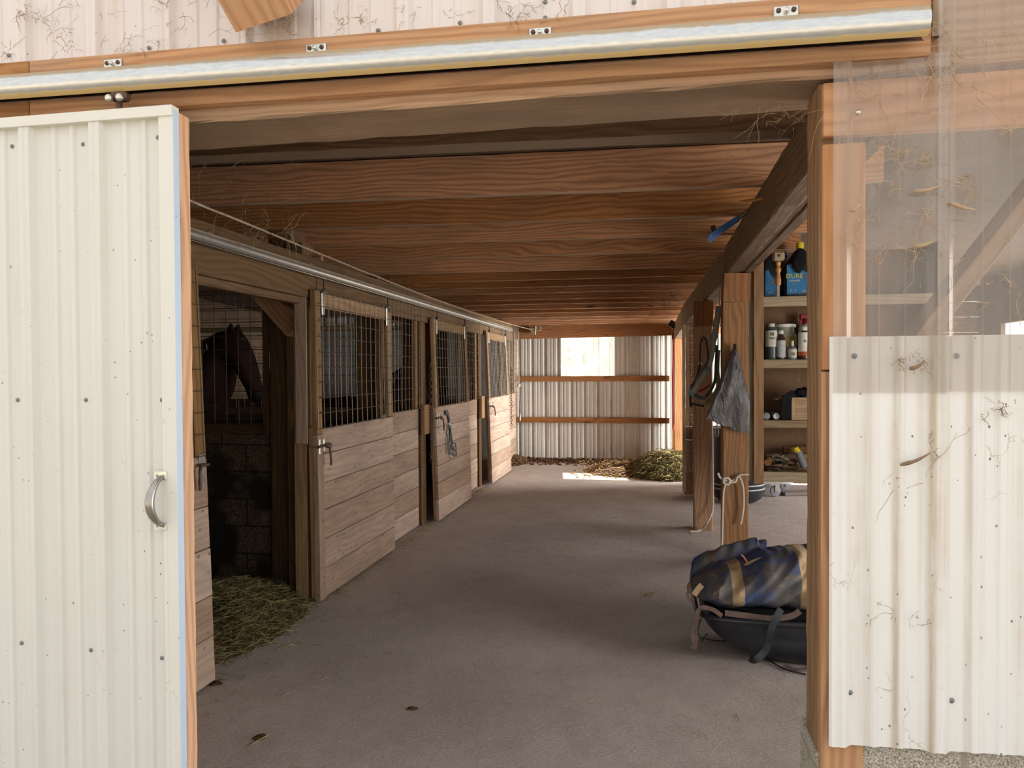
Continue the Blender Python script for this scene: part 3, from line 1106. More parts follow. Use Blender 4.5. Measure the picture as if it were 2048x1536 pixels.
# ================================================================== RIGHT BEAM AND POSTS
bmr = thing('support_beam', (.71, 2.2, 2.34), 'near built-up beam on the right, from the doorway to the near support post', 'beam')
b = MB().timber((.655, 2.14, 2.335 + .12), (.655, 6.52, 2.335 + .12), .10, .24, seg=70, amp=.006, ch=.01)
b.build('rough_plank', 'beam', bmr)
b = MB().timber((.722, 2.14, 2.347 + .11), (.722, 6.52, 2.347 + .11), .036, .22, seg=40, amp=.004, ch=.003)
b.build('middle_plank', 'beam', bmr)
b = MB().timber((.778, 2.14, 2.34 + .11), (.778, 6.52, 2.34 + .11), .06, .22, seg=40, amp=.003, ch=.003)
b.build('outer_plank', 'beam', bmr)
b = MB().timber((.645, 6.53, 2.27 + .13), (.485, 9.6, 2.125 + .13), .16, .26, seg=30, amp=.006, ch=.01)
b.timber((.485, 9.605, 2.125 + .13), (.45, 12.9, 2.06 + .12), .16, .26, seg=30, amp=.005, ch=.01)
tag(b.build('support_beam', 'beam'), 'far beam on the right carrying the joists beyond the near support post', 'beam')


def post(x0, x1, y0, y1, zt, zcap, label):
    r0 = thing('support_post', ((x0 + x1) / 2, (y0 + y1) / 2, 0), label, 'post')
    MB().timber(((x0 + x1) / 2, (y0 + y1) / 2, 0), ((x0 + x1) / 2, (y0 + y1) / 2, zcap - .002), x1 - x0, y1 - y0, seg=30, amp=.003, up=(0, 1, 0), ch=.007).build('post_timber', 'post', r0)
    MB().timber(((x0 + x1) / 2 + .006, (y0 + y1) / 2, zcap), ((x0 + x1) / 2 + .012, (y0 + y1) / 2, zt), (x1 - x0) * 1.04, y1 - y0, seg=6, amp=.003, up=(0, 1, 0), ch=.007).build('cap_block', 'cap_wood', r0)
    return r0


post(.572, .775, 6.30, 6.49, 2.333, P(1470, 604, 1, 6.3).z, 'near support post with the grey bag and tied rope on it')
post(.407, .583, 7.45, 7.63, 2.215, P(1405, 652, 1, 7.45).z, 'second support post, beside the long hanging halter')
# third: boarded end panel
ep = thing('partition_end', (.5, 9.6, 0), 'boarded wooden partition end with a long chain hanging down its face', 'partition')
xa = P(1366, 900, 1, 9.6).x
MB().timber((xa + .012, 9.62, .03), (xa + .012, 9.62, 2.12), .035, .09, seg=20, amp=.002, up=(0, 1, 0), ch=.003).build('corner_strip', 'shelf_wood', ep)
b = MB()
zz = [P(1380, v_, 1, 9.6).z for v_ in (988, 945, 905, 880, 853, 817)]
for a, c_ in zip(zz, zz[1:]):
    b.box(xa + .03, .62, 9.605, 9.645, a + .002, c_ - .002)
b.build('board_panel', 'post', ep, bevel=.002)
MB().timber((xa + .12, 9.63, zz[-1]), (xa + .12, 9.63, 2.12), .17, .10, seg=12, amp=.002, up=(0, 1, 0), ch=.004).build('upper_post', 'post', ep)
MB().box(xa + .02, .62, 9.61, 9.66, 0, .045).build('rubber_sill', 'black_plastic', ep)

# far right corner by the back wall: post, board
b = MB().timber((P(1357, 800, 1, 12.45).x, 12.52, 0), (P(1357, 800, 1, 12.45).x, 12.52, 2.06), .15, .12, seg=16, amp=.003, up=(0, 1, 0))
tag(b.build('corner_post', 'jamb_orange'), 'reddish-brown post at the far right corner, hoses hung in front', 'post')
b = MB().box(P(1344, 800, 1, 12.7).x, P(1344, 800, 1, 12.7).x + .04, 12.66, 12.9, 0, 2.33)
tag(b.build('corner_board', 'fir_front'), 'thin upright board where the back wall meets the right corner post', 'board')

# ================================================================== BACK WALL FRAMING
YG = 12.93
zc = [(P(1180, 673, 1, YG).z, P(1180, 652, 1, YG).z), (P(1180, 763, 1, YG).z, P(1180, 752, 1, YG).z), (P(1180, 846, 1, YG).z, P(1180, 835, 1, YG).z)]
lab = ['wide brown beam along the top of the back wall', 'upper horizontal girt on the back wall, just under the window', 'lower horizontal girt across the back wall']
for (a, c_), l_ in zip(zc, lab):
    wide = l_.startswith('wide')
    b = MB().timber((-2.44, YG + .02, (a + c_) / 2), (.34 if wide else .31, YG + .02, (a + c_) / 2 + (.03 if wide else 0)), .05, (c_ - a) + (.06 if wide else 0), seg=40, amp=.003, ch=.003)
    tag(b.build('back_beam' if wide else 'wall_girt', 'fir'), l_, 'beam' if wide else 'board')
b = MB().box(.34, 3.9, 12.9, 12.95, win1[3], win1[3] + .12)
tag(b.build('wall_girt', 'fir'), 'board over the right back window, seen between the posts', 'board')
b = MB().box(-2.42, -2.34, 12.86, 12.94, 0, 2.58)
tag(b.build('corner_post', 'shelf_wood'), 'pale post at the back left corner beside the last stall', 'post')

# trees beyond the back wall, faint through the clear window
for i, (x, y, h) in enumerate(((-4.4, 30, 9), (-1.9, 35, 11), (.6, 30, 10), (3.4, 35, 12), (5.6, 30, 9), (-7, 34, 10))):
    r0 = thing('conifer_tree', (x, y, 0), ['pale conifer beyond the left part of the back window', 'conifer left of centre beyond the back window', 'conifer right of centre beyond the back window', 'conifer beyond the right edge of the back window', 'conifer beyond the far right back window', 'leftmost conifer beyond the back wall'][i], 'tree', 'trees behind the barn')
    MB().lathe([(.16, 0), (.12, 2), (.05, h * .9)], (x, y, 0), n=8).build('trunk', 'bark', r0)
    b = MB()
    nl = 11
    for k in range(nl):
        zb_ = 1.0 + (h - 1.2) * k / nl
        rr_ = (1.5) * (1 - k / nl) + .2
        b.lathe([(rr_ * .55, zb_ + .1), (rr_, zb_), (rr_ * .5, zb_ + .6), (.05, zb_ + 1.5)], (x, y, 0), n=14)
    for q_ in range(len(b.v)):
        v_ = b.v[q_]
        b.v[q_] = v_ + noise.noise_vector(v_ * 1.3) * .35
    b.build('foliage', 'tree', r0)

# ================================================================== STALL FRONT (left)
XW = -2.29      # face of the fixed stall front
b = MB()
b.timber((XW + .018, 2.2, 2.19), (XW + .018, 12.2, 2.19), .04, .275, seg=70, amp=.003, ch=.003)
tag(b.build('stall_track_board', 'dusty_rail'), 'long wide board above the stall fronts behind the stall door track', 'board')
XP = -2.17
zp = P(700, 573, 0, XP).z
ye = P(1022, 662, 0, XP).y
ra = P(600, 533, 0, XP)
rb = P(1015, 658, 0, XP)
sk = (rb.z - ra.z) / (rb.y - ra.y)
st = thing('stall_door_track', (XP, 7, 2.18), 'galvanised round track tube running the length of the stall fronts', 'track')
t = MB()
r2 = .031
outer = [(math.cos(R(-70 + 320 * i / 18)) * r2, math.sin(R(-70 + 320 * i / 18)) * r2) for i in range(19)]
inner = [(x * .92, y * .92) for x, y in outer][::-1]
t.sweep([(XP, 2.3 + (ye - 2.3) * i / 50, ra.z + sk * (2.3 + (ye - 2.3) * i / 50 - ra.y)) for i in range(51)], outer + inner, up=(0, 0, 1))
t.build('track_tube', 'stall_pipe', st, smooth=True)
for px, py in ((433, 472), (547, 508), (633, 533), (700, 555), (755, 572), (798, 586), (840, 600), (880, 614)):
    q = P(px, py, 0, XP - .04)
    MB().box(XP - .08, XP - .075, q.y - .02, q.y + .02, q.z - .02, q.z + .02).build('bracket', 'dull_steel', st)


def wire_mesh(mb, x, y0, y1, z0, z1, dy=.1, dz=.1016, r=.0026, warp=.006, flip=False, seed=0):
    """welded wire in the plane x = const (or y = const when flip)"""
    def pt(a, z, e=0):
        w = warp * noise.noise(Vector((a * 1.3 + seed, z * 1.7, seed)))
        return (a, x + w + e, z) if flip else (x + w + e, a + w * .5, z)
    ny = max(1, int(round((y1 - y0) / dy)))
    nz = max(1, int(round((z1 - z0) / dz)))
    for i in range(ny + 1):
        a = y0 + (y1 - y0) * i / ny
        mb.tube([pt(a, z0 + (z1 - z0) * k / 8) for k in range(9)], r, 4)
    for j in range(nz + 1):
        z = z0 + (z1 - z0) * j / nz
        mb.tube([pt(y0 + (y1 - y0) * k / 10, z, r) for k in range(11)], r, 4)
    return mb


def hanger(parent, x, y, z0):
    """strap bracket with a roller stem, local to world coordinates"""
    h = MB()
    h.box(x - .004, x + .006, y - .022, y + .022, z0 - .12, z0 + .03)
    ob = h.build('hanger_bracket', 'steel', parent, bevel=.003)
    MB().lathe([(0, 0), (.028, 0), (.026, .018), (.01, .03), (0, .03)], (x + .012, y, z0 + .03), (0, 0, 1), 12).build('hanger_cap', 'dull_steel', ob, smooth=True)
    MB().tube([(x + .012, y, z0 + .05), (x + .014, y, z0 + .085), (x + .014, y, z0 + .12)], .008, 8).build('hanger_stem', 'rust', ob, smooth=True)


def latch(parent, x, y, z):
    k = MB()
    k.box(x, x + .004, y - .012, y + .012, z - .05, z + .05)
    k.box(x, x + .004, y + .055, y + .075, z - .04, z + .045)
    ob = k.build('latch_plate', 'steel', parent, bevel=.002)
    k = MB()
    k.tube([(x + .014, y - .06, z), (x + .014, y + .13, z + .008)], .008, 8)
    k.tube([(x + .016, y + .045, z), (x + .05, y + .047, z - .012), (x + .058, y + .05, z - .09), (x + .052, y + .06, z - .13)], .008, 8)
    k.tube([(x + .016, y + .13 + .018 * math.cos(a * .7), z - .005 + .018 * math.sin(a * .7)) for a in range(10)], .0035, 6)
    k.build('latch_bolt', 'rust', ob, smooth=True)


def stall_door(y0, L, label, tilt, zt, trim=True, top_curl=False, seed=0, xoff=0.0, nb=6, n_h=2, group=None):
    X = -2.205 + xoff
    org = Vector((X, y0, 2.10))
    r0 = thing('stall_door', org, label, 'door')
    b = MB()
    edges = [.015]
    for k in range(nb):
        edges.append(edges[-1] + (zt - .015) / nb * random.uniform(.86, 1.12))
    f = (zt - .015) / (edges[-1] - .015)
    edges = [.015 + (e - .015) * f for e in edges]
    ys = .09 if trim else 0
    for a, c_ in zip(edges, edges[1:]):
        dx = random.uniform(-.003, .003)
        b.box(X - .032 + dx, X + dx, y0 + ys, y0 + L, a + .002, c_ - .002, grain=1)
    # scalloped, chewed top edge: small uneven caps
    for k in range(int(L / .07)):
        yy = y0 + ys + (L - ys) * (k + .5) / int(L / .07)
        b.box(X - .03, X - .002, yy - .034, yy + .034, zt - .006, zt + .004 + .006 * noise.noise(Vector((k * .8, seed, 0))), grain=1)
    b.build('plank_panel', 'door_wood', r0, bevel=.0025)
    if trim:
        MB().box(X - .034, X + .004, y0, y0 + .088, .012, zt - .03).build('lower_stile', 'door_wood', r0, bevel=.003)
    MB().box(X - .06, X - .033, y0, y0 + .09, .03, zt + .02).build('back_stile', 'rail_wood', r0)
    MB().box(X - .034, X, y0 + .002, y0 + .088, zt - .028, 2.10).build('stile', 'rail_wood', r0, bevel=.002)
    MB().box(X - .034, X, y0 + L - .085, y0 + L, zt + .001, 2.06).build('stile', 'rail_wood', r0, bevel=.002)
    MB().box(X - .036, X - .004, y0 + .09, y0 + L - .086, 1.99, 2.09).build('top_rail', 'rail_wood', r0, bevel=.002)
    w = wire_mesh(MB(), X + .006, y0 + .01, y0 + L - .02, zt + .01, 2.10, r=.0027, seed=seed)
    w.build('wire_mesh', 'wire', r0)
    st_ = MB()
    for k in range(8):
        st_.tube([(X + .001, y0 + .05, zt + .12 + k * .105), (X + .012, y0 + .055, zt + .12 + k * .105)], .003, 5)
    st_.build('staples', 'rust', r0)
    for k in range(n_h):
        hanger(r0, X + .004, y0 + .12 + k * (L - .24), 2.06)
    latch(r0, X + .004, y0 + .03, zt - .11)
    r0.rotation_euler = (0, R(-tilt), 0)
    return r0


D1 = P(636, 1203, 0, -2.20).y
stall_door(D1, 1.50, 'nearest closed stall door, with a bolt latch and wire mesh top', .6, 1.16, seed=1)
stall_door(7.42, 1.42, 'middle stall door with a dark halter hung on its front', 1.6, 1.18, seed=2, xoff=.005, trim=False)
stall_door(10.0, 1.42, 'farthest stall door, leaning out at the bottom with a frayed top', 2.0, 1.18, seed=3, trim=False)
stall_door(1.93, 1.46, 'nearest stall door slid open behind the white door', 2.0, 1.13, seed=4, xoff=-.01, nb=5, n_h=1)
# cut: hardware at the open door's leading edge
q = P(396, 950, 0, -2.18)
r0 = thing('stall_door_latch', q, 'rusty bolt latch at the edge of the slid-open near stall door', 'latch')
MB().box(-2.178, -2.174, q.y + .005, q.y + .05, q.z - .06, q.z + .10).build('latch_plate', 'dull_steel', r0, bevel=.002)
MB().tube([(-2.16, q.y + .06, q.z + .045), (-2.15, q.y - .02, q.z + .05), (-2.145, q.y - .035, q.z + .02), (-2.15, q.y - .03, q.z - .07)], .008, 8).build('latch_bolt', 'rust', r0, smooth=True)
MB().lathe([(0, 0), (.018, 0), (.016, .005), (0, .007)], (-2.174, q.y + .01, q.z - .035), (1, 0, 0), 14).build('washer', 'dull_steel', r0, smooth=True)


def fixed_panel(y0, y1, label, seed, zt=1.18):
    r0 = thing('stall_front_panel', (XW, y0, 0), label, 'panel')
    b = MB()
    z = .01
    nb = 6
    for k in range(nb):
        a, c_ = .01 + (zt - .01) * k / nb, .01 + (zt - .01) * (k + 1) / nb
        b.box(XW - .035, XW + random.uniform(-.003, .003), y0, y1, a + .002, c_ - .002, grain=1)
    b.build('plank_panel', 'door_wood', r0, bevel=.0025)
    MB().box(XW - .04, XW - .002, y1 - .09, y1 - .003, zt, 2.10).build('stile', 'rail_wood', r0, bevel=.002)
    MB().box(XW - .04, XW - .002, y0, y0 + .07, zt, 2.10).build('stile', 'rail_wood', r0, bevel=.002)
    wire_mesh(MB(), XW + .05, y0 + .02, y1 - .01, zt + .01, 2.30, seed=seed).build('wire_mesh', 'wire', r0)
    return r0


fixed_panel(D1 + 1.46, 7.2, 'fixed plank and mesh panel right of the nearest closed stall door', 11)
fixed_panel(8.80, 9.78, 'fixed plank and mesh panel right of the middle stall door', 12)
fixed_panel(11.38, 12.7, 'fixed plank and mesh panel at the far end of the stalls', 13)


def stall_post(y0, y1, label, block=True):
    r0 = thing('stall_post', (-2.38, (y0 + y1) / 2, 0), label, 'post')
    MB().timber((-2.38, (y0 + y1) / 2, 0), (-2.38, (y0 + y1) / 2, 2.30), .16, y1 - y0, seg=24, amp=.004, up=(0, 1, 0), ch=.008).build('post_timber', 'dark_post', r0)
    MB().box(XW - .012, XW + .022, y0 + .02, y1 - .02, 0, 2.05).build('face_board', 'dark_post', r0, bevel=.002)
    if block:
        MB().box(XW + .024, XW + .066, y0 + .0, y1 - .015, .92, 1.22).build('stop_block', 'rail_wood', r0, bevel=.004)
    return r0


stall_post(7.2, 7.4, 'dark stall post with a chain between the first two closed stall doors')
stall_post(9.78, 9.97, 'dark stall post beside the farthest stall door')

# corner assembly at the open stall
cp = thing('stall_corner_post', (-2.5, 4.95, 0), 'large dark corner post of the open stall, scraped bare along its front', 'post')
MB().timber((-2.61, 5.10, 0), (-2.61, 5.10, 2.57), .21, .20, seg=36, amp=.010, up=(0, 1, 0), ch=.02).build('post_timber', 'dark_post', cp)
MB().timber((-2.435, 4.95, 0), (-2.435, 4.95, 2.45), .13, .18, seg=24, amp=.003, up=(0, 1, 0), ch=.004).build('side_board', 'dark_post', cp)
MB().box(-2.365, -2.275, 4.69, 4.76, 0, 2.05).build('door_stop', 'rail_wood', cp, bevel=.004)
MB().box(-2.345, -2.262, 4.675, 4.689, 1.07, 2.07).build('trim_board', 'door_wood', cp, bevel=.003)
MB().box(-2.735, -2.70, 4.96, 4.99, 1.10, 2.2).build('weathered_strip', 'dark_post', cp, bevel=.004)
MB().bar((-2.74, 4.82, 2.10 + .10), (-2.40, 4.82, 1.80 + .04), .12, .13, up=(1, 0, 1)).build('knee_brace', 'post', cp, bevel=.003)
b = MB().timber((-6.2, 5.02, 2.27), (-2.3, 5.02, 2.27), .04, .22, seg=20, amp=.004)
tag(b.build('stall_lintel', 'rail_wood'), 'dark lintel board over the block partition of the open stall', 'board')
b = MB().timber((XW - .04, 2.2, 2.06), (XW - .04, 4.9, 2.06), .07, .10, seg=20, amp=.003)
tag(b.build('stall_opening_header', 'dusty_rail'), 'header board above the open stall doorway', 'board')


# partitions between stalls
def partition(yp, label_low, label_mesh, idx):
    struct(MB().box(XL, -2.72 if idx == 0 else -2.5, yp, yp + .19, 0, 1.09).build('wall_stall_%s' % ['near', 'middle', 'far'][idx], 'block'))
    b = MB().timber((XL + .02, yp + .095, 1.13), (-2.73 if idx == 0 else -2.5, yp + .095, 1.13), .2, .075, seg=20, amp=.003, ch=.004)
    tag(b.build('partition_sill', 'dark_post'), label_low, 'board')
    r0 = wire_mesh(MB(), yp + .03, XL + .1, -2.74 if idx == 0 else -2.5, 1.10, 2.55, flip=True, seed=20 + idx, r=.0032 if idx == 0 else .0024).build('partition_mesh', 'wire')
    tag(r0, label_mesh, 'wire mesh')


partition(5.12, 'dark sill board on top of the near block partition', 'wire mesh above the near block partition in front of the bay horse', 0)
partition(7.55, 'sill board on the block partition behind the nearest closed stall door', 'wire mesh above the block partition seen through the nearest closed stall door', 1)
partition(9.95, 'sill board on the far block partition between stalls', 'wire mesh above the far block partition between stalls', 2)
b = MB().timber((-2.95, 7.55, 0), (-2.95, 7.55, 2.57), .26, .09, seg=14, amp=.004, up=(0, 1, 0))
tag(b.build('partition_post', 'dark_post'), 'broad brown post inside the stall seen through the nearest closed door', 'post')
b = MB().timber((-2.9, 9.9, 0), (-2.9, 9.9, 2.57), .35, .06, seg=14, amp=.004, up=(0, 1, 0))
tag(b.build('partition_post', 'dark_post'), 'broad brown post inside the stall seen through the middle door', 'post')
b = MB().timber((-5.2, 7.5, 2.02), (-3.08, 7.5, 2.02), .04, .05, seg=20, amp=.006)
tag(b.build('hanging_rail', 'shelf_wood'), 'pale splintered rail with cobwebs inside the second stall', 'rail')


# chains
def chain(name, pts_top, length, link, r, label, mat='dull_steel'):
    b = MB()
    n_ = int(length / (link * .72))
    c = Vector(pts_top)
    for i in range(n_):
        cz = c.z - i * link * .72
        cx = c.x + .002 * math.sin(i * .9)
        flat = i % 2
        ring = []
        for k in range(10):
            a = 2 * math.pi * k / 10
            u_, w_ = math.cos(a) * link * .28, math.sin(a) * link * .5
            ring.append((cx + (u_ if flat else 0), c.y + (0 if flat else u_), cz + w_))
        b.tube(ring, r, 5, closed=True)
    return tag(b.build(name, mat, smooth=True), label, 'chain')


q = P(1382, 642, 1, 9.52)
chain('hanging_chain', (q.x, 9.52, q.z), q.z - P(1382, 945, 1, 9.52).z, .062, .005, 'long steel chain hanging from the beam in front of the partition end', 'rust')
q = P(850, 640, 0, -2.20)
chain('door_chain', (-2.205, 7.36, 1.62), 1.02, .05, .004, 'rusty chain hanging down beside the middle stall door', 'rust')
chain('door_chain', (-2.19, P(1021, 740, 0, -2.2).y, 1.6), .95, .05, .004, 'rusty chain hanging at the far end of the stall fronts', 'rust')
chain('lead_chain', (-2.232, 9.15, 1.46), .30, .04, .004, 'short dark chain hooked on the mesh right of the middle stall door', 'rust')


# ================================================================== HORSES
def horse(name, loc, rotz, label, scale=1.0, mat='bay'):
    """local frame: horse faces +X, withers at z 1.55"""
    r0 = thing(name, loc, label, 'horse')
    r0.rotation_euler = (0, 0, rotz)
    r0.scale = (scale,) * 3
    sk = bpy.data.meshes.new('horse_body')
    V, E_, RD = [], [], []

    def node(p, ra, rb=None, par=None):
        V.append(p)
        RD.append((ra, rb or ra))
        if par is not None:
            E_.append((par, len(V) - 1))
        return len(V) - 1
    hip = node((-1.30, 0, 1.28), .27, .26)
    b1 = node((-.85, 0, 1.22), .30, .28, hip)
    b2 = node((-.38, 0, 1.20), .31, .28, b1)
    sh = node((.06, 0, 1.22), .31, .25, b2)
    ch = node((.30, 0, 1.22), .26, .20, sh)
    n1 = node((.42, 0, 1.42), .30, .17, ch)
    n2 = node((.46, 0, 1.60), .24, .14, n1)
    n3 = node((.54, 0, 1.73), .175, .11, n2)
    po = node((.61, 0, 1.77), .14, .10, n3)
    ey = node((.68, 0, 1.66), .16, .11, po)
    h2 = node((.745, 0, 1.53), .135, .09, ey)
    h3 = node((.80, 0, 1.40), .09, .07, h2)
    mz = node((.825, 0, 1.31), .09, .075, h3)
    node((.84, 0, 1.26), .06, .06, mz)
    for sy in (-1, 1):
        node((.62, .055 * sy, 1.89), .036, .028, po)
        e2 = node((.625, .062 * sy, 1.95), .010, .008, len(V) - 1)
        # fore leg
        a = node((.14, .15 * sy, 1.0), .13, .10, sh)
        a = node((.18, .15 * sy, .78), .085, .07, a)
        a = node((.19, .15 * sy, .52), .058, .055, a)
        a = node((.19, .15 * sy, .46), .055, .052, a)
        a = node((.18, .15 * sy, .16), .036, .034, a)
        a = node((.21, .15 * sy, .09), .05, .045, a)
        node((.24, .15 * sy, .02), .055, .05, a)
        # hind leg
        a = node((-1.25, .16 * sy, 1.0), .18, .12, hip)
        a = node((-1.11, .17 * sy, .80), .11, .09, a)
        a = node((-1.37, .17 * sy, .52), .062, .055, a)
        a = node((-1.39, .17 * sy, .46), .055, .05, a)
        a = node((-1.33, .17 * sy, .16), .04, .036, a)
        a = node((-1.29, .17 * sy, .09), .05, .045, a)
        node((-1.25, .17 * sy, .02), .055, .05, a)
    sk.from_pydata(V, E_, [])
    ob = bpy.data.objects.new('body', sk)
    COL.objects.link(ob)
    md = ob.modifiers.new('skin', 'SKIN')
    md.use_smooth_shade = True
    for i, l in enumerate(RD):
        sk.skin_vertices[0].data[i].radius = (l[0], l[1])
    sk.skin_vertices[0].data[0].use_root = True
    ss = ob.modifiers.new('sub', 'SUBSURF')
    ss.levels = 2
    ss.render_levels = 2
    dg = bpy.context.evaluated_depsgraph_get()
    me = bpy.data.meshes.new_from_object(ob.evaluated_get(dg))
    bpy.data.objects.remove(ob)
    me.materials.clear()
    me.materials.append(M[mat])
    me.polygons.foreach_set('use_smooth', [True] * len(me.polygons))
    ob = bpy.data.objects.new('body', me)
    COL.objects.link(ob)
    ob.parent = r0
    # mane and forelock, tail
    b = MB()
    for k in range(90):
        f = k / 89
        px_, pz_ = .0 + .56 * f, 1.56 + .33 * f ** .9
        base = Vector((px_ - .04, random.uniform(-.02, .02), pz_ - .01))
        tip = base + Vector((-.03 + random.uniform(-.03, .03), -.07 - random.uniform(0, .03), -.13 - random.uniform(0, .08)))
        mid_ = (base + tip) / 2 + Vector((-.03, -.04, .05))
        b.tube([base, mid_, tip], .009, 5, scale=[1, .9, .3])
    m_ = b.build('mane', 'mane', r0, origin=Vector((0, 0, 0)))
    m_.location = (0, 0, 0)
    b = MB()
    for k in range(14):
        base = Vector((.63, random.uniform(-.03, .03), 1.87))
        b.tube([base, base + Vector((.07, 0, -.05)), base + Vector((.11, random.uniform(-.03, .03), -.18))], .008, 5, scale=[1, .9, .3])
    m_ = b.build('forelock', 'mane', r0, origin=Vector((0, 0, 0)))
    m_.location = (0, 0, 0)
    b = MB()
    for k in range(40):
        a = random.uniform(0, 6.28)
        rr_ = random.uniform(0, .04)
        b.tube([(-1.53, rr_ * math.cos(a) * .4, 1.38), (-1.66, rr_ * math.cos(a), 1.15), (-1.66 + .3 * rr_, rr_ * 1.6 * math.cos(a), .85), (-1.64, rr_ * math.sin(a), .5)], .014, 5, scale=[1, 1.1, 1, .3])
    m_ = b.build('tail', 'mane', r0, origin=Vector((0, 0, 0)))
    m_.location = (0, 0, 0)
    for sy in (-1, 1):
        m_ = MB().ball((.685, .085 * sy, 1.70), .018).build('eye', 'mane', r0, origin=Vector((0, 0, 0)), smooth=True)
        m_.location = (0, 0, 0)
    return r0


# muzzle seen at px (520,800) with the poll near (486,655)
HY = 6.15
qm = P(519, 800, 1, HY)
horse('horse', (qm.x - .87, HY, 0), 0, 'dark bay horse standing in the stall behind the near wire mesh', 1.02)
horse('horse', (-3.42, 8.86, 0), 0, 'dark horse barely visible through the mesh of the middle stall door', .86)

# ================================================================== SHELF UNIT
SY = 6.40
su = thing('shelf_unit', (1.3, 6.6, .63), 'open wooden shelf unit of rough boards fixed beside the near support post', 'shelf')
sxl = P(1507, 900, 1, 6.36).x
sxr = P(1527, 900, 1, 6.36).x
MB().timber((sxl - .02, 6.56, .64), (sxl - .02, 6.56, 2.55), .036, .36, seg=16, amp=.003, up=(0, 1, 0), ch=.003).build('side_panel', 'grey_wood', su)
MB().timber(((sxl + sxr) / 2, 6.365, .625), ((sxl + sxr) / 2, 6.365, 2.55), sxr - sxl, .036, seg=16, amp=.002, up=(0, 1, 0), ch=.003).build('front_stile', 'jamb', su)
XS = 2.2
MB().box(XS, XS + .04, 6.38, 6.74, .64, 2.55).build('side_panel', 'grey_wood', su)
b = MB()
xse = P(1598, 800, 1, 6.74).x
b.box(sxl, xse - .002, 6.742, 6.75, .66, 2.55)
b.box(xse + .002, XS, 6.742, 6.75, .66, 2.55)
b.build('back_panel', 'hardboard', su)
ztops = [P(1600, v_, 1, SY).z for v_ in (592, 719, 841, 945)]
zbots = [P(1600, v_, 1, SY).z for v_ in (612, 736, 856, 965)]
for a, c_ in zip(ztops, zbots):
    r_s = MB().box(sxr + .004, XS, 6.40, 6.437, c_, a).build('shelf_edge', 'shelf_wood', su, bevel=.003)
    MB().box(sxr - .04, XS, 6.438, 6.741, a - .02, a - .002).build('shelf_board', 'shelf_wood', su)


def bottle(px, yb, ht, rad, y, z, body, cap, label, name='bottle', lab=None, shoulder=.72, cap_r=.45, cap_h=.12, txt=None, band=None):
    q = P(px, 700, 1, y)
    x = q.x
    r0 = thing(name, (x, y, z), label, 'bottle')
    h = ht
    MB().lathe([(0, 0), (rad * .96, 0), (rad, .006), (rad, h * shoulder), (rad * .85, h * (shoulder + .06)), (rad * cap_r, h * (1 - cap_h - .02)), (rad * cap_r, h * (1 - cap_h)), (0, h * (1 - cap_h))], (x, y, z), n=24).build('body', body, r0, smooth=True)
    MB().lathe([(rad * cap_r * 1.2, h * (1 - cap_h)), (rad * cap_r * 1.2, h * .99), (rad * cap_r * 1.05, h), (0, h)], (x, y, z), n=20).build('cap', cap, r0, smooth=True)
    if lab:
        MB().lathe([(rad * 1.008, h * lab[1]), (rad * 1.012, h * lab[1]), (rad * 1.012, h * lab[2]), (rad * 1.008, h * lab[2])], (x, y, z), n=24).build('label_sticker', lab[0], r0, smooth=True)
    if band:
        MB().lathe([(rad * 1.013, h * band[1]), (rad * 1.018, h * band[1]), (rad * 1.018, h * band[2]), (rad * 1.013, h * band[2])], (x, y, z), n=24).build('label_band', band[0], r0, smooth=True)
    for (s_, sz, zz_) in (txt or []):
        text_part(s_, sz, 'ink', r0, (x, y - rad - .003, z + h * zz_), (R(90), 0, 0))
    return r0


Z2 = ztops[1]
bottle(1543, 0, .30, .048, 6.50, Z2, 'green_plastic', 'white_plastic', 'tall green bottle with a cream label, leftmost on the second shelf', lab=('cream_label', .36, .80), shoulder=.84, txt=[('lil', .045, .66), ('RED', .026, .56), ('........', .016, .50), ('........', .016, .44)])
bottle(1562, 0, .24, .036, 6.47, Z2, 'brown_plastic', 'white_plastic', 'small dark bottle with a grey label beside the tall green bottle', lab=('grey_label', .08, .66), shoulder=.66)
bottle(1570, 0, .30, .088, 6.62, Z2, 'clear_jar', 'white_plastic', 'wide cloudy jar with a white lid at the back of the second shelf', name='jar', lab=('gold_label', .25, .64), shoulder=.70, cap_r=.82, cap_h=.09)
bottle(1585, 0, .155, .033, 6.46, Z2, 'grey_plastic', 'white_plastic', 'small dropper bottle in front of the wide jar', lab=('cream_label', .12, .55), shoulder=.55, cap_r=.28, cap_h=.28, txt=[('||||', .03, .25)])
bottle(1608, 0, .27, .046, 6.47, Z2, 'brown_plastic', 'white_plastic', 'white bottle with an orange-banded label beside the door post edge', lab=('white_plastic', .12, .82), shoulder=.76, band=('orange', .12, .24), txt=[('-R-', .03, .52)])
r0 = bottle(1612, 0, .34, .06, 6.64, Z2, 'clear_jar', 'red_plastic', 'pale spray bottle with a dark red trigger at the back of the second shelf', name='spray_bottle', shoulder=.80, cap_r=.4, cap_h=.12)
q = P(1612, 700, 1, 6.64)
MB().box(q.x - .05, q.x + .03, 6.62, 6.66, Z2 + .34, Z2 + .385).build('trigger_head', 'red_plastic', r0, bevel=.006)
MB().bar((q.x - .035, 6.64, Z2 + .35), (q.x - .05, 6.64, Z2 + .27), .02, .012, up=(0, 1, 0)).build('trigger', 'red_plastic', r0, bevel=.003)
q = P(1548, 718, 1, 6.44)
tag(MB().box(q.x - .09, q.x + .12, 6.42, 6.50, Z2, Z2 + .003).build('green_tray', 'paper_green'), 'thin green sheet lying under the bottles at the left of the second shelf', 'sheet')

# top shelf: two jugs, hand tool, gloves
Z1 = ztops[0]


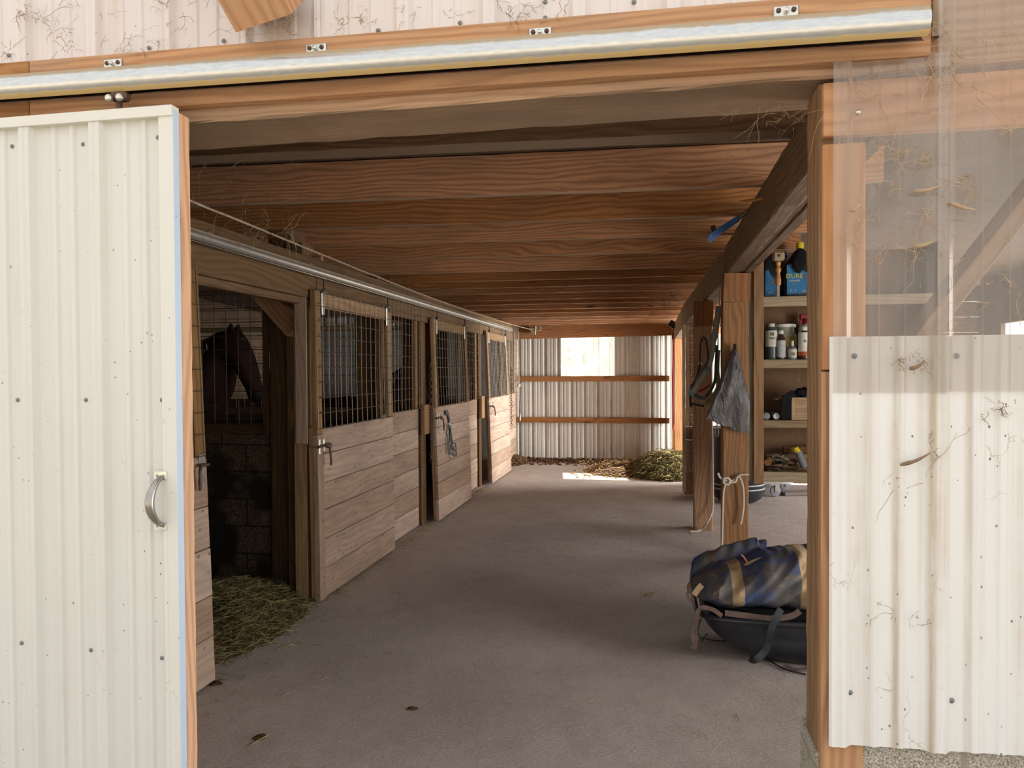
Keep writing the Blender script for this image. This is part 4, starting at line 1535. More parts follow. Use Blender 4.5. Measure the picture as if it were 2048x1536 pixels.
def jug(px, y, w, h, label, cap, head, txt, side=False):
    x = P(px, 560, 1, y).x
    r0 = thing('spray_jug', (x, y, Z1), label, 'jug')
    b = MB()
    def fn(u, v):
        a = u * 2 * math.pi
        z = h * v
        k = 1.0 if v < .5 else max(.2, 1 - ((v - .5) / .5) ** 1.6 * .78)
        ca, sa = math.cos(a), math.sin(a)
        e = .55
        return (x + w / 2 * k * math.copysign(abs(ca) ** e, ca), y + w * .36 * k * math.copysign(abs(sa) ** e, sa), Z1 + z)
    b.grid(28, 14, fn, wrap_u=True)
    b.lathe([(w * .1, h * .98), (0, h * 1.0)], (x, y, Z1))
    b.build('body', 'black_plastic', r0, smooth=True)
    if cap:
        MB().lathe([(.035, h * .97), (.035, h * 1.03), (.03, h * 1.03), (.03, h * 1.18), (0, h * 1.19)], (x + .02, y, Z1), n=18).build('cap', 'yellow', r0, smooth=True)
    if head:
        MB().bar((x + .02, y, Z1 + h * 1.0), (x + .14, y - .02, Z1 + h * 1.1), .03, .05).build('trigger_head', 'blue_plastic', r0, bevel=.008)
    lw = w * (.82 if cap else .5)
    b = MB()
    for k in range(1):
        yy = y - w * .36 - .004
        pts = [(x - lw / 2, .06 * h), (x + lw / 2, .08 * h), (x + lw / 2, .45 * h), (x + lw * .1, .56 * h), (x - lw * .18, .72 * h), (x - lw / 2, .68 * h)]
        n0 = len(b.v)
        for (a, c_) in pts:
            b.v.append(Vector((a, yy, Z1 + c_)))
            b.r.append(.5)
        for (a, c_) in pts:
            b.v.append(Vector((a, yy + .004, Z1 + c_)))
            b.r.append(.5)
        m_ = len(pts)
        b.face([n0 + i for i in range(m_)])
        b.face([n0 + m_ + i for i in range(m_)][::-1])
        for i in range(m_):
            j = (i + 1) % m_
            b.face((n0 + i, n0 + m_ + i, n0 + m_ + j, n0 + j))
    b.build('label_sticker', 'label_blue', r0)
    for s_, sz, dx, zz_, mt in txt:
        text_part(s_, sz, mt, r0, (x + dx, y - w * .36 - .006, Z1 + h * zz_), (R(90), 0, 0))
    # round warning mark
    cx, cz = x + lw * .3, Z1 + h * .40
    MB().tube([(cx + .02 * math.cos(a * .63), y - w * .36 - .006, cz + .02 * math.sin(a * .63)) for a in range(10)], .003, 5, closed=True).build('round_mark', 'orange', r0)
    return r0


jug(1595, 6.56, .24, .385, 'large spray jug with a blue label and yellow cap on the top shelf', True, False, [('DURE', .052, -.04, .40, 'yellow'), ('extended', .022, -.04, .33, 'white_plastic'), ('......', .024, -.04, .27, 'yellow'), ('=====', .024, .055, .10, 'white_plastic'), ('(   )', .03, -.05, .12, 'white_plastic')])
jug(1538, 6.60, .16, .33, 'dark spray jug with a small blue label at the left of the top shelf', False, True, [('===', .02, .0, .12, 'white_plastic')])
# hoof brush / tool with turned handle
q = P(1557, 500, 1, 6.42)
zt_ = P(1557, 522, 1, 6.42).z
r0 = thing('hand_tool', (q.x, 6.43, zt_), 'tool with a turned varnished wooden handle hanging over the top shelf', 'tool')
MB().lathe([(0, -.20), (.019, -.198), (.024, -.17), (.02, -.13), (.013, -.10), (.022, -.08), (.023, -.06), (.013, -.045), (.02, -.03), (.02, -.008), (.0, 0)], (q.x, 6.43, zt_), (0, 0, 1), 18).build('handle', 'varnished', r0, smooth=True)
MB().box(q.x - .045, q.x + .045, 6.39, 6.47, zt_, zt_ + .075).build('head_block', 'beige_foam', r0, bevel=.014)
MB().box(q.x - .012, q.x + .012, 6.425, 6.435, zt_ - .32, zt_ - .19).build('blade', 'dull_steel', r0, bevel=.002)
MB().lathe([(0, 0), (.012, 0), (.01, .005), (0, .006)], (q.x, 6.39, zt_ + .04), (0, -1, 0), 12).build('rivet', 'rust', r0, smooth=True)
q = P(1600, 540, 1, 6.42)
b = MB()
for dx, dz, s1 in ((-.01, 0, 1), (.012, .045, .8)):
    b.ball((q.x + dx, 6.445, q.z + .06 + dz), .05, 1.0, .42, 1.5, 14, .25)
tag(b.build('glove', 'black_cloth', smooth=True), 'black glove hanging over the yellow-capped jug on the top shelf', 'glove')

# third shelf: two canisters lying, carton, black cloth
Z3 = ztops[2]
for px, rad, lab_, m2 in ((1533, .030, 'grey-capped canister lying on its side at the left of the third shelf', 'grey_plastic'), (1553, .030, 'white-capped canister lying on its side beside the carton', 'white_plastic')):
    q = P(px, 830, 1, 6.46)
    r0 = thing('canister', (q.x, 6.5, Z3), lab_, 'canister')
    MB().lathe([(0, 0), (rad, 0), (rad, .2), (0, .2)], (q.x, 6.47, Z3 + rad), (0, 1, 0), 20).build('body', 'grey_plastic', r0, smooth=True)
    MB().lathe([(0, 0), (rad * .8, 0), (rad * .84, .012), (0, .012)], (q.x, 6.457, Z3 + rad), (0, 1, 0), 20).build('end_cap', m2, r0, smooth=True)
x0, x1 = P(1583, 800, 1, 6.44).x, P(1583, 800, 1, 6.44).x + .3
zct = P(1600, 795, 1, 6.44).z
r0 = thing('cardboard_box', ((x0 + x1) / 2, 6.55, Z3), 'printed cardboard carton on the third shelf with black cloth over it', 'box')
MB().box(x0, x1, 6.44, 6.68, Z3, zct).build('carton', 'cardboard', r0, bevel=.002)
MB().obox((x0 - .06, 6.57, zct + .0), (1, 0, .35), (0, 1, 0), (-.35, 0, 1), .12, .2, .004).build('flap', 'cardboard', r0)
lines = [(.92, 3), (.87, 5), (.82, 5), (.77, 4), (.72, 4), (.67, 3), (.54, 9), (.49, 9), (.44, 9), (.39, 9), (.34, 9), (.22, 8), (.14, 9)]
for f_, n_ in lines:
    text_part('-' * (n_ * 3), .02, 'ink', r0, (x0 + .03 + n_ * .0092, 6.4385, Z3 + (zct - Z3) * f_ - .006), (R(90), 0, 0))
b = MB()
qx = P(1572, 830, 1, 6.43).x
b.ribbon([(qx + .18, 6.5, zct + .018), (qx + .05, 6.47, zct + .02), (qx + .012, 6.44, zct), (qx, 6.425, zct - .08), (qx - .004, 6.43, Z3 + .04), (qx + .01, 6.43, Z3 + .004)], .075, .014)
b.ball((x0 + .11, 6.5, zct + .04), .055, 1.4, .9, .8, 14, .5)
tag(b.build('black_cloth', 'black_cloth', smooth=True), 'black cloth draped over the cardboard carton on the third shelf', 'cloth')

# bottom shelf: horseshoes and bits
Z4 = ztops[3]


def shoe_mesh(c, rad, tilt, rot):
    pts = []
    m3 = Matrix.Rotation(rot, 3, 'Z') @ Matrix.Rotation(tilt, 3, 'X')
    for k in range(15):
        a = R(-60) + R(300) * k / 14
        pts.append(Vector(c) + m3 @ Vector((rad * math.cos(a), rad * 1.12 * math.sin(a), 0)))
    return MB().ribbon(pts, .022, .009, up=m3 @ Vector((0, 0, 1)))


for i, (px, dz, tl_, lb) in enumerate(((1545, .012, .05, 'rusty horseshoe lying flat at the bottom of the pile on the lowest shelf'), (1552, .03, .12, 'worn horseshoe with a shiny edge near the front of the lowest shelf'), (1548, .05, -.08, 'thin horseshoe on the left heap of the lowest shelf'), (1566, .075, .5, 'horseshoe propped at a slant in the middle of the lowest shelf'), (1575, .05, .25, 'flat horseshoe at the centre of the lowest shelf'))):
    q = P(px, 935, 1, 6.50)
    tag(shoe_mesh((q.x, 6.50 + i * .01, Z4 + dz), .06, tl_, i * .8).build('horseshoe', 'rust'), lb, 'horseshoe', 'horseshoes on the lowest shelf')
q = P(1535, 925, 1, 6.46)
r0 = tag(MB().lathe([(0, 0), (.028, 0), (.03, .01), (.03, .14), (0, .145)], (q.x, 6.45, Z4 + .07), (.2, 1, .1), 14).build('wooden_peg', 'post', smooth=True), 'round sawn wooden peg at the left of the lowest shelf', 'peg')
q0, q1 = P(1592, 900, 1, 6.5), P(1610, 938, 1, 6.46)
r0 = thing('rasp_handle', q1, 'dark tool handle with a yellow end lying across the lowest shelf', 'tool')
MB().tube([(q0.x + .02, 6.5, Z4 + .15), (q1.x, 6.46, Z4 + .03)], .03, 12).build('grip', 'grey_plastic', r0, smooth=True)
MB().tube([(q0.x - .005, 6.51, Z4 + .185), (q0.x + .02, 6.5, Z4 + .15)], .026, 12).build('yellow_end', 'yellow', r0, smooth=True)
q = P(1600, 900, 1, 6.6)
tag(MB().timber((q.x - .13, 6.62, Z4 + .16), (q.x + .25, 6.62, Z4 + .175), .07, .06, seg=12, amp=.012, ch=.012).build('bark_stick', 'dark_post'), 'knobbly dark stick lying at the back of the lowest shelf', 'stick')
k_lab = ['grey stone-like chunk left of the slanted horseshoe', 'grey chunk at the back left of the lowest shelf', 'brown lump under the slanted horseshoe', 'pale brown lump beside the yellow-ended tool', 'small brown lump at the middle of the lowest shelf', 'brown lump below the dark stick', 'pale flat chip at the right of the lowest shelf']
for i, (px, dz, sz, mt) in enumerate(((1548, .10, .05, 'grey_wood'), (1568, .085, .045, 'grey_wood'), (1562, .04, .04, 'rust'), (1584, .07, .04, 'dark_post'), (1590, .04, .03, 'jamb'), (1606, .11, .035, 'jamb'), (1600, .012, .04, 'jamb'))):
    q = P(px, 930, 1, 6.56)
    tag(MB().ball((q.x, 6.56, Z4 + dz), sz, 1.3, 1, .6 if i < 6 else .25, 10, .7).build('wood_lump', mt), k_lab[i], 'lump')

# dolly and black bin further back
dy = 9.55
r0 = thing('furniture_dolly', (1.45, 9.85, 0), 'low grey dolly on caster wheels beyond the shelf unit', 'dolly')
zd = P(1550, 967, 1, 9.5).z
b = MB()
x0, x1 = P(1490, 967, 1, dy).x, P(1592, 967, 1, dy).x
def dfn(n_=28):
    ring = []
    for k in range(n_):
        a = 2 * math.pi * k / n_
        ca, sa = math.cos(a), math.sin(a)
        ring.append(((x0 + x1) / 2 + (x1 - x0) / 2 * math.copysign(abs(ca) ** .5, ca), dy + .35 + .38 * math.copysign(abs(sa) ** .5, sa)))
    return ring
ring = dfn()
n0 = len(b.v)
for zz_ in (zd - .012, zd + .022):
    for (a, c_) in ring:
        b.v.append(Vector((a, c_, zz_)))
        b.r.append(.5)
m_ = len(ring)
b.face([i for i in range(m_)][::-1])
b.face([m_ + i for i in range(m_)])
for i in range(m_):
    j = (i + 1) % m_
    b.face((i, j, m_ + j, m_ + i))
b.build('deck', 'grey_deck', r0, bevel=.004)
for (px, yy) in ((1552, 9.58), (1533, 10.0), (1500, 9.60), (1572, 10.05)):
    x = P(px, 985, 1, yy).x
    w_ = MB().lathe([(0, 0), (.05, 0), (.066, .006), (.068, .018), (.066, .03), (.05, .036), (0, .036)], (x - .018, yy, .069), (.35, -1, 0), 20).build('caster_wheel', 'grey_plastic', r0, smooth=True)
    MB().box(x - .02, x + .03, yy - .055, yy - .04, .07, zd - .015).build('caster_fork', 'steel', r0, bevel=.003)
x = P(1434, 900, 1, 9.2).x - .04
r0 = thing('black_bin', (x + .28, 9.2, 0), 'black round bin glimpsed between the two support posts', 'bin')
MB().lathe([(0, 0), (.20, 0), (.27, .05), (.29, .12), (.31, .85), (.33, .87), (.30, .88), (.28, .1), (0, .08)], (x + .28, 9.2, 0), n=28).build('bin_shell', 'black_plastic', r0, smooth=True)
b = MB()
for zz_ in (.165, .215):
    b.tube([(x + .28 + .30 * math.cos(a * .3), 9.2 + .30 * math.sin(a * .3), zz_) for a in range(21)], .008, 6, closed=True)
b.build('hoop', 'grey_deck', r0)
q = P(1604, 990, 2, 0)
b = MB().obox((q.x + .2, q.y + .1, .025), (1, .35, 0), (-.35, 1, 0), (0, 0, 1), .9, .16, .04)
tag(b.build('loose_plank', 'concrete_plank', bevel=.003), 'grey plank lying on the floor under the shelf near the door post', 'plank')

# ================================================================== TACK ON THE POSTS
# plastic bag
by = 6.24
bag = [P(px, py, 1, by) for px, py in ((1470, 688), (1460, 730), (1444, 775), (1428, 810), (1411, 838), (1448, 853), (1490, 870), (1499, 862), (1497, 830), (1488, 780), (1477, 735), (1473, 695))]
top = bag[0]
bl, brt = P(1411, 838, 1, by), P(1498, 868, 1, by)
def bagf(u, v):
    a = u * 2 * math.pi
    ll = top.lerp(bl, v ** 1.0)
    rl = top.lerp(P(1499, 800, 1, by), min(1, v * 1.25)) if v < .8 else P(1499, 800, 1, by).lerp(brt, (v - .8) / .2)
    kink = .012 * math.sin(a * 7 + v * 3) * (1 - v * .4)
    cx, cz = (ll.x + rl.x) / 2, (ll.z + rl.z) / 2
    hx, hz = (rl.x - ll.x) / 2, (rl.z - ll.z) / 2
    ca, sa = math.cos(a), math.sin(a)
    hw = max(.008, 1)
    thick = .012 + .035 * math.sin(min(1, v * 1.05) * math.pi) ** .7 if v < 1 else .004
    w = noise.noise(Vector((ca * 2, sa * 2, v * 7))) * .015 * min(1, v * 3)
    z_ = cz + hz * ca + w
    return (cx + max(.008, hx) * ca + kink * .5, by + (thick + kink * .6) * sa + w, z_)
b = MB().grid(48, 30, bagf, wrap_u=True)
tag(b.build('plastic_bag', 'bag', smooth=True), 'grey plastic bag hanging pointed from a nail on the near support post', 'bag')


def strap(parent, name, pix, y, w, mat, t=.004, dy=None, stripe=None):
    pts = []
    n_ = len(pix)
    # smooth the measured points
    ps = [P(a, c_, 1, y + (dy[i] if dy else 0)) for i, (a, c_) in enumerate(pix)]
    out = []
    for i in range(n_ - 1):
        p0_, p1_, p2_, p3_ = ps[max(0, i - 1)], ps[i], ps[i + 1], ps[min(n_ - 1, i + 2)]
        for k in range(6):
            f = k / 6
            out.append(.5 * ((2 * p1_) + (-p0_ + p2_) * f + (2 * p0_ - 5 * p1_ + 4 * p2_ - p3_) * f * f + (-p0_ + 3 * p1_ - 3 * p2_ + p3_) * f ** 3))
    out.append(ps[-1])
    ob = MB().ribbon(out, w, t, up=(0, -1, 0)).build(name, mat, parent, smooth=False)
    if stripe:
        MB().ribbon([p + Vector((0, -t * .8, 0)) for p in out[3:-3]], w * .42, t * .6, up=(0, -1, 0)).build('stripe', stripe, ob)
    return ob


def ring_at(parent, px, py, y, rad, mat='steel', name='metal_ring', sq=False, r=.0035, h=1.0):
    q = P(px, py, 1, y)
    if sq:
        pts = [(q.x - rad, y, q.z - rad * h), (q.x + rad, y, q.z - rad * h), (q.x + rad, y, q.z + rad * h), (q.x - rad, y, q.z + rad * h)]
    else:
        pts = [(q.x + rad * math.cos(a * .52), y - .001, q.z + rad * h * math.sin(a * .52)) for a in range(12)]
    return MB().tube(pts, r, 6, closed=True).build(name, mat, parent, smooth=True)


hy = 6.55
ha = thing('horse_halter', P(1433, 612, 1, hy), 'large grey-blue and tan webbing halter hanging between the two support posts', 'halter')
strap(ha, 'crown_strap', [(1438, 612), (1434, 640), (1430, 668), (1424, 690)], hy, .052, 'blue_strap', stripe='tan_strap')
ring_at(ha, 1433, 645, hy - .012, .03, sq=True, name='buckle', h=1.15)
ring_at(ha, 1424, 674, hy - .012, .03, name='metal_ring')
strap(ha, 'cheek_strap', [(1428, 672), (1426, 700), (1421, 725), (1417, 738)], hy, .038, 'blue_strap', stripe='tan_strap', dy=[0, -.01, -.02, -.02])
strap(ha, 'nose_strap', [(1416, 738), (1404, 755), (1392, 775), (1383, 788)], hy - .02, .045, 'blue_strap', stripe='tan_strap', dy=[0, -.02, -.04, -.05])
strap(ha, 'far_nose_strap', [(1418, 722), (1404, 742), (1390, 765), (1380, 785)], hy + .05, .035, 'brown_strap', dy=[0, -.02, -.04, -.05])
strap(ha, 'nose_band', [(1376, 781), (1382, 786), (1388, 790)], hy - .06, .04, 'blue_strap')
strap(ha, 'chin_strap', [(1384, 786), (1394, 792), (1404, 796), (1412, 795)], hy - .05, .03, 'green_strap')
strap(ha, 'throat_strap', [(1434, 690), (1432, 730), (1430, 760), (1422, 780), (1408, 797)], hy, .026, 'green_strap')
strap(ha, 'trailing_strap', [(1436, 700), (1434, 740), (1437, 770), (1428, 790), (1412, 808)], hy + .01, .04, 'olive_strap')
ring_at(ha, 1415, 742, hy - .03, .018, sq=True, name='buckle', mat='dull_steel')
ring_at(ha, 1408, 798, hy - .05, .018, name='metal_ring')

ry = 7.42
h2 = thing('rope_halter', P(1405, 673, 1, ry), 'thin black strap headstall hanging on the second support post', 'halter')
strap(h2, 'head_strap', [(1400, 760), (1400, 720), (1401, 690), (1406, 675), (1412, 680), (1415, 700), (1417, 720)], ry, .016, 'black_strap')
ring_at(h2, 1400, 728, ry - .01, .016)
strap(h2, 'cheek_strap', [(1400, 730), (1392, 760), (1382, 775), (1381, 800), (1382, 815)], ry - .02, .026, 'black_strap')
strap(h2, 'nose_strap', [(1381, 806), (1395, 810), (1408, 812)], ry - .02, .02, 'black_strap')
strap(h2, 'chin_strap', [(1398, 783), (1408, 778), (1420, 770)], ry - .02, .02, 'red_strap')

# halter on the middle stall door (plane of the door front)
hx = -2.155
def PX(px, py, dx=0.0):
    return P(px, py, 0, hx + dx)
h3 = thing('horse_halter', PX(892, 826), 'dark green webbing halter hanging on the middle stall door', 'halter')
def strapx(name, pix, w, mat='green_strap', dx=None):
    ps = [PX(a, c_, (dx[i] if dx else 0)) for i, (a, c_) in enumerate(pix)]
    return MB().ribbon(ps, w, .004, up=(1, 0, 0)).build(name, mat, h3)
strapx('crown_strap', [(891, 827), (894, 824), (897, 830), (899, 840), (901, 855), (900, 862)], .05)
strapx('cheek_strap', [(900, 860), (903, 872), (905, 888), (903, 898)], .045)
strapx('far_strap', [(897, 850), (896, 870), (896, 895), (897, 908)], .03, dx=[0, .01, .02, .02])
strapx('throat_strap', [(900, 860), (901, 875), (896, 900)], .03)
strapx('nose_strap', [(903, 890), (900, 900), (898, 908)], .05)
strapx('nose_band', [(905, 893), (912, 903), (914, 908), (910, 911), (903, 907)], .035, dx=[0, .03, .04, .03, .01])
strapx('chin_strap', [(906, 886), (911, 886), (913, 900)], .018)
for (a, c_, s_) in ((899, 848, .05), (896, 866, .03), (902, 912, .05)):
    q = PX(a, c_, .008)
    MB().tube([(q.x, q.y + .022 * math.cos(k * .52), q.z + s_ * .6 * math.sin(k * .52)) for k in range(12)], .004, 6, closed=True).build('buckle', 'steel', h3, smooth=True)


# ropes
def spline(ps, n_=8):
    out = []
    m_ = len(ps)
    for i in range(m_ - 1):
        p0_, p1_, p2_, p3_ = ps[max(0, i - 1)], ps[i], ps[i + 1], ps[min(m_ - 1, i + 2)]
        for k in range(n_):
            f = k / n_
            out.append(.5 * ((2 * p1_) + (-p0_ + p2_) * f + (2 * p0_ - 5 * p1_ + 4 * p2_ - p3_) * f * f + (-p0_ + 3 * p1_ - 3 * p2_ + p3_) * f ** 3))
    out.append(ps[-1])
    return out


def rope_px(pix, y, r, parent, name, mat='rope', dy=None):
    ps = [P(a, c_, 1, y + (dy[i] if dy else 0)) for i, (a, c_) in enumerate(pix)]
    return MB().tube(spline(ps), r, 8).build(name, mat, parent, smooth=True)


yr = 6.27
rp = thing('tie_rope', P(1450, 960, 1, yr), 'white rope knotted round the near support post with a snap end', 'rope')
rope_px([(1436, 946), (1440, 955), (1450, 961), (1462, 962), (1472, 956), (1480, 950), (1498, 949)], yr, .009, rp, 'wrap')
rope_px([(1446, 958), (1455, 956), (1460, 962), (1456, 969), (1448, 966), (1447, 960)], yr - .012, .011, rp, 'knot')
rope_px([(1458, 964), (1470, 964), (1474, 955), (1479, 951)], yr - .012, .010, rp, 'knot')
rope_px([(1452, 966), (1447, 985), (1445, 1040), (1444, 1090), (1443, 1118)], yr - .015, .009, rp, 'lead')
rope_px([(1479, 953), (1486, 975), (1487, 1010), (1484, 1035), (1481, 1048)], yr - .015, .009, rp, 'tail')
q0, q1 = P(1443, 1112, 1, yr - .015), P(1443, 1136, 1, yr - .02)
MB().tube([q0, q1], .013, 10).build('whipped_end', 'white_plastic', rp, smooth=True)
q2 = P(1441, 1158, 1, yr - .02)
MB().tube([q1, (q1 + q2) / 2 + Vector((.008, 0, 0)), q2], .005, 6).build('snap_hook', 'steel', rp, smooth=True)

rp = thing('lead_rope', P(1422, 870, 1, 7.4), 'long white cord hanging down the second support post to the floor', 'rope')
fl = P(1380, 1063, 2, .01)
f2_ = P(1395, 1062, 2, .01)
ps = [P(1424, 842, 1, 7.42), P(1425, 900, 1, 7.42), P(1426, 980, 1, 7.40), P(1425, 1020, 1, 7.36), P(1415, 1045, 1, 7.3), P(1405, 1057, 2, .03), f2_, fl]
MB().tube(spline(ps), .008, 8).build('cord', 'rope', rp, smooth=True)
q = P(1434, 858, 1, 6.9)
r0 = thing('snap_hook', q, 'steel snap hook dangling just below the grey plastic bag', 'hook')
MB().tube([(q.x + .014 * math.cos(a * .52), 6.9, q.z - .03 + .04 * math.sin(a * .52)) for a in range(12)], .005, 6, closed=True).build('hook_loop', 'steel', r0, smooth=True)
MB().tube([(q.x, 6.9, q.z + .01), (q.x + .005, 6.9, q.z + .10)], .006, 6).build('shank', 'steel', r0, smooth=True)
MB().tube([(q.x + .005, 6.9, q.z + .09), (q.x + .01, 6.9, 1.9), (q.x + .03, 6.9, 2.30)], .006, 6).build('cord', 'rope_dark', r0, smooth=True)

# cord from the doorway to the back beam
a_, b_ = P(372, 398, 1, 2.9), P(1062, 659, 1, 12.78)
n_ = 60
r0 = MB().tube([a_.lerp(b_, i / n_) + Vector((0, 0, -.10 * math.sin(math.pi * i / n_) * .6)) + noise.noise_vector(Vector((i * .8, 0, 0))) * .004 for i in range(n_ + 1)], .0055, 6).build('overhead_cord', 'rope_dark', smooth=True)
tag(r0, 'twisted cord strung the length of the aisle under the joists', 'cord')
q = P(1068, 660, 1, 12.8)
r0 = thing('cord_pulley', q, 'pale pulley bracket on the back wall top beam holding the cord', 'pulley')
MB().box(q.x - .07, q.x + .02, 12.78, 12.9, q.z - .07, q.z + .05).build('pulley_block', 'shelf_wood', r0, bevel=.012)
MB().tube([(q.x + .02, 12.8, q.z - .08), (q.x + .03, 12.78, q.z + .07)], .012, 8).build('pin', 'dull_steel', r0)
MB().tube([(q.x + .03, 12.8, q.z), (q.x + .10, 12.8, q.z - .01), (q.x + .13, 12.8, q.z + .03), (q.x + .10, 12.8, q.z + .05)], .012, 8).build('hook', 'shelf_wood', r0, smooth=True)

# hanging lead at the back left
r0 = thing('hanging_lead', P(1039, 800, 1, 12.8), 'speckled lead rope with a knot hanging on the back wall at the left', 'rope')
rope_px([(1037, 664), (1037, 690), (1038, 760), (1039, 800), (1040, 830)], 12.86, .011, r0, 'cord', 'rope_dark')
q = P(1038, 771, 1, 12.85)
MB().ball((q.x, 12.84, q.z), .035, 1, 1, 1.2, 10, .6).build('knot', 'rope', r0, smooth=True)
rope_px([(1040, 828), (1040, 834), (1040, 841)], 12.84, .012, r0, 'snap_hook', 'steel')

# flood light and hoses at the far right corner
q = P(1345, 649, 1, 12.2)
r0 = thing('flood_light', q, 'small black floodlight under the joists at the far right', 'lamp')
MB().obox(q, (.8, 0, -.55), (0, 1, 0), (.55, 0, .8), .12, .11, .11).build('housing', 'black_iron', r0, bevel=.012)
MB().tube([(q.x + .05, 12.2, q.z - .05), (q.x + .09, 12.2, q.z - .08), (q.x + .16, 12.2, q.z - .09)], .012, 6).build('bracket', 'shelf_wood', r0)
r0 = thing('hose', P(1348, 720, 1, 12.4), 'dark red hoses hanging down the far right corner post', 'hose')
rope_px([(1346, 665), (1347, 700), (1346, 760), (1347, 860)], 12.4, .012, r0, 'red_hose', 'red_strap')
rope_px([(1350, 665), (1350, 700), (1349, 760), (1349, 850)], 12.38, .008, r0, 'dark_hose', 'black_plastic')

# blue handle of something lying on the beam, yellow stick
q0, q1 = P(1418, 482, 1, 4.95), P(1462, 448, 1, 4.95)
r0 = thing('blue_tool_handle', q0, 'blue plastic handle sticking out over the right beam', 'handle')
dv = (q1 - q0)
MB().sweep([q0, q0 + dv * .12 + Vector((0, 0, .012)), q0 + dv * .5 + Vector((0, 0, .012)), q1 + dv * .3], [(-.018, -.03), (.018, -.03), (.02, .0), (.018, .03), (-.018, .03), (-.02, 0)], up=(0, 1, 0), scale=[.75, 1.1, 1.0, .9]).build('grip', 'blue_plastic', r0, smooth=True)
MB().tube([q1 + dv * .2, q1 + dv * 1.2, q1 + dv * 2.0], .014, 8).build('shaft', 'dull_steel', r0, smooth=True)
MB().bar(q0 + dv * .25 + Vector((0, 0, .03)), q0 + dv * .3 + Vector((-.02, 0, .065)), .02, .03).build('tab', 'black_plastic', r0, bevel=.004)
q0, q1 = P(1480, 404, 1, 4.35), P(1506, 400, 1, 4.35)
tag(MB().tube([q0, q1 + (q1 - q0)], .009, 8).build('wooden_dowel', 'varnished', smooth=True), 'short yellow stick lying on top of the right beam', 'stick')

# ================================================================== SLED AND BLANKET
sl0 = thing('sled_tub', (.85, 4.33, 0), 'black plastic sled tub on the floor inside the doorway at the right', 'sled')
RX0, RX1, RY0, RY1, RZ = .24, 1.45, 4.03, 4.72, .235
def outline(u, x0, x1, y0, y1, e=.38):
    a = u * 2 * math.pi
    ca, sa = math.cos(a), math.sin(a)
    return ((x0 + x1) / 2 + (x1 - x0) / 2 * math.copysign(abs(ca) ** e, ca), (y0 + y1) / 2 + (y1 - y0) / 2 * math.copysign(abs(sa) ** e, sa))
def hull(u, v):
    k = v
    f = math.sin(k * math.pi / 2)
    g = 1 - math.cos(k * math.pi / 2)
    bx0 = RX0 + .03 + (.44) * (g ** .9)
    x0, x1 = bx0, RX1 - .02 - .16 * g
    y0, y1 = RY0 + .015 + .09 * g, RY1 - .015 - .09 * g
    x, y = outline(u, x0, x1, y0, y1)
    lift = 0
    z = RZ - (RZ - .006) * f
    # ridge moulded along the side
    if .18 < v < .3:
        y += .008 * (1 if y < (RY0 + RY1) / 2 else -1)
    return (x, y, z)
b = MB().grid(64, 18, hull, wrap_u=True)
nb_ = len(b.v)
b.face([nb_ - 64 + i for i in range(64)])
b.build('hull', 'black_plastic', sl0, smooth=True, solid=.006)
b = MB().tube([(*outline(i / 64, RX0, RX1, RY0, RY1), RZ + .004) for i in range(64)], .015, 8, closed=True)
b.build('rim', 'black_plastic', sl0, smooth=True)
b = MB()
b.tube([(RX0 + .02, RY0 + .06, RZ - .01), (RX0 - .0, RY0 + .03, RZ - .07), (RX0 + .02, RY0 + .02, RZ - .12), (RX0 + .05, RY0 + .04, RZ - .08)], .005, 6)
b.build('tow_ring', 'black_iron', sl0, smooth=True)
q_ = [P(a, c_, 2, .008) for a, c_ in ((1400, 1275), (1430, 1281), (1470, 1284), (1510, 1300), (1540, 1322), (1580, 1342), (1640, 1352))]
tag(MB().tube(spline(q_), .004, 6).build('thin_cord', 'black_strap', smooth=True), 'thin black cord lying on the floor around the black sled', 'cord')

# blanket
bk = thing('horse_blanket', (.62, 4.38, .24), 'dirty blue horse blanket with tan bands heaped on the black sled', 'blanket')
TZ = [(.20, .300), (.24, .34), (.30, .40), (.36, .425), (.44, .44), (.52, .475), (.60, .505), (.70, .53), (.80, .55), (.95, .55), (1.15, .53), (1.32, .44)]
def topz(x):
    for (a, c_), (d_, e_) in zip(TZ, TZ[1:]):
        if x <= d_:
            f = max(0, (x - a) / (d_ - a))
            return c_ + (e_ - c_) * f
    return TZ[-1][1]
def blk(u, v):
    x = .20 + 1.12 * v
    a = u * 2 * math.pi
    w = .30 * min(1, (v * 7 + .04)) ** .55
    ca, sa = math.cos(a), math.sin(a)
    zb_ = .262 - .015 * v
    if v < .1:
        zb_ += .03 * (1 - v / .1)
    zt__ = topz(x)
    cy = 4.40
    front = ca < 0
    y = cy + w * math.copysign(abs(ca) ** .8, ca)
    z = zb_ + (zt__ - zb_) * (.5 + .5 * math.copysign(abs(sa) ** .75, sa))
    # slanting folds
    s_ = x * 1.0 + (z - .3) * -1.1
    fold = noise.noise(Vector((s_ * 16, y * 1.2, 1.5))) * .034 + noise.noise(Vector((s_ * 34, y * 4 + z * 5, 7))) * .013 + noise.noise(Vector((x * 9, y * 9, z * 9))) * .02
    amt = min(1, v * 6) * (.35 + .65 * max(0, min(1, (z - .27) / .08)))
    d_ = Vector((0, ca * .9, sa * .9))
    q = Vector((x, y, z)) + d_ * fold * amt
    if sa < -.9:
        q.z = max(q.z, .243)
    return q
b = MB().grid(96, 110, blk, wrap_u=True)
def vv(px):
    return (P(px, 1190, 1, 4.1).x - .20) / 1.12
for i in range(len(b.f)):
    v_ = (i // 96 + .5) / 110
    if vv(1464) < v_ < vv(1491) or vv(1604) < v_ < vv(1640) or v_ < .02:
        b.mi[i] = 1
b.build('blanket_shell', ['blanket', 'tan_strap'], bk, smooth=True)
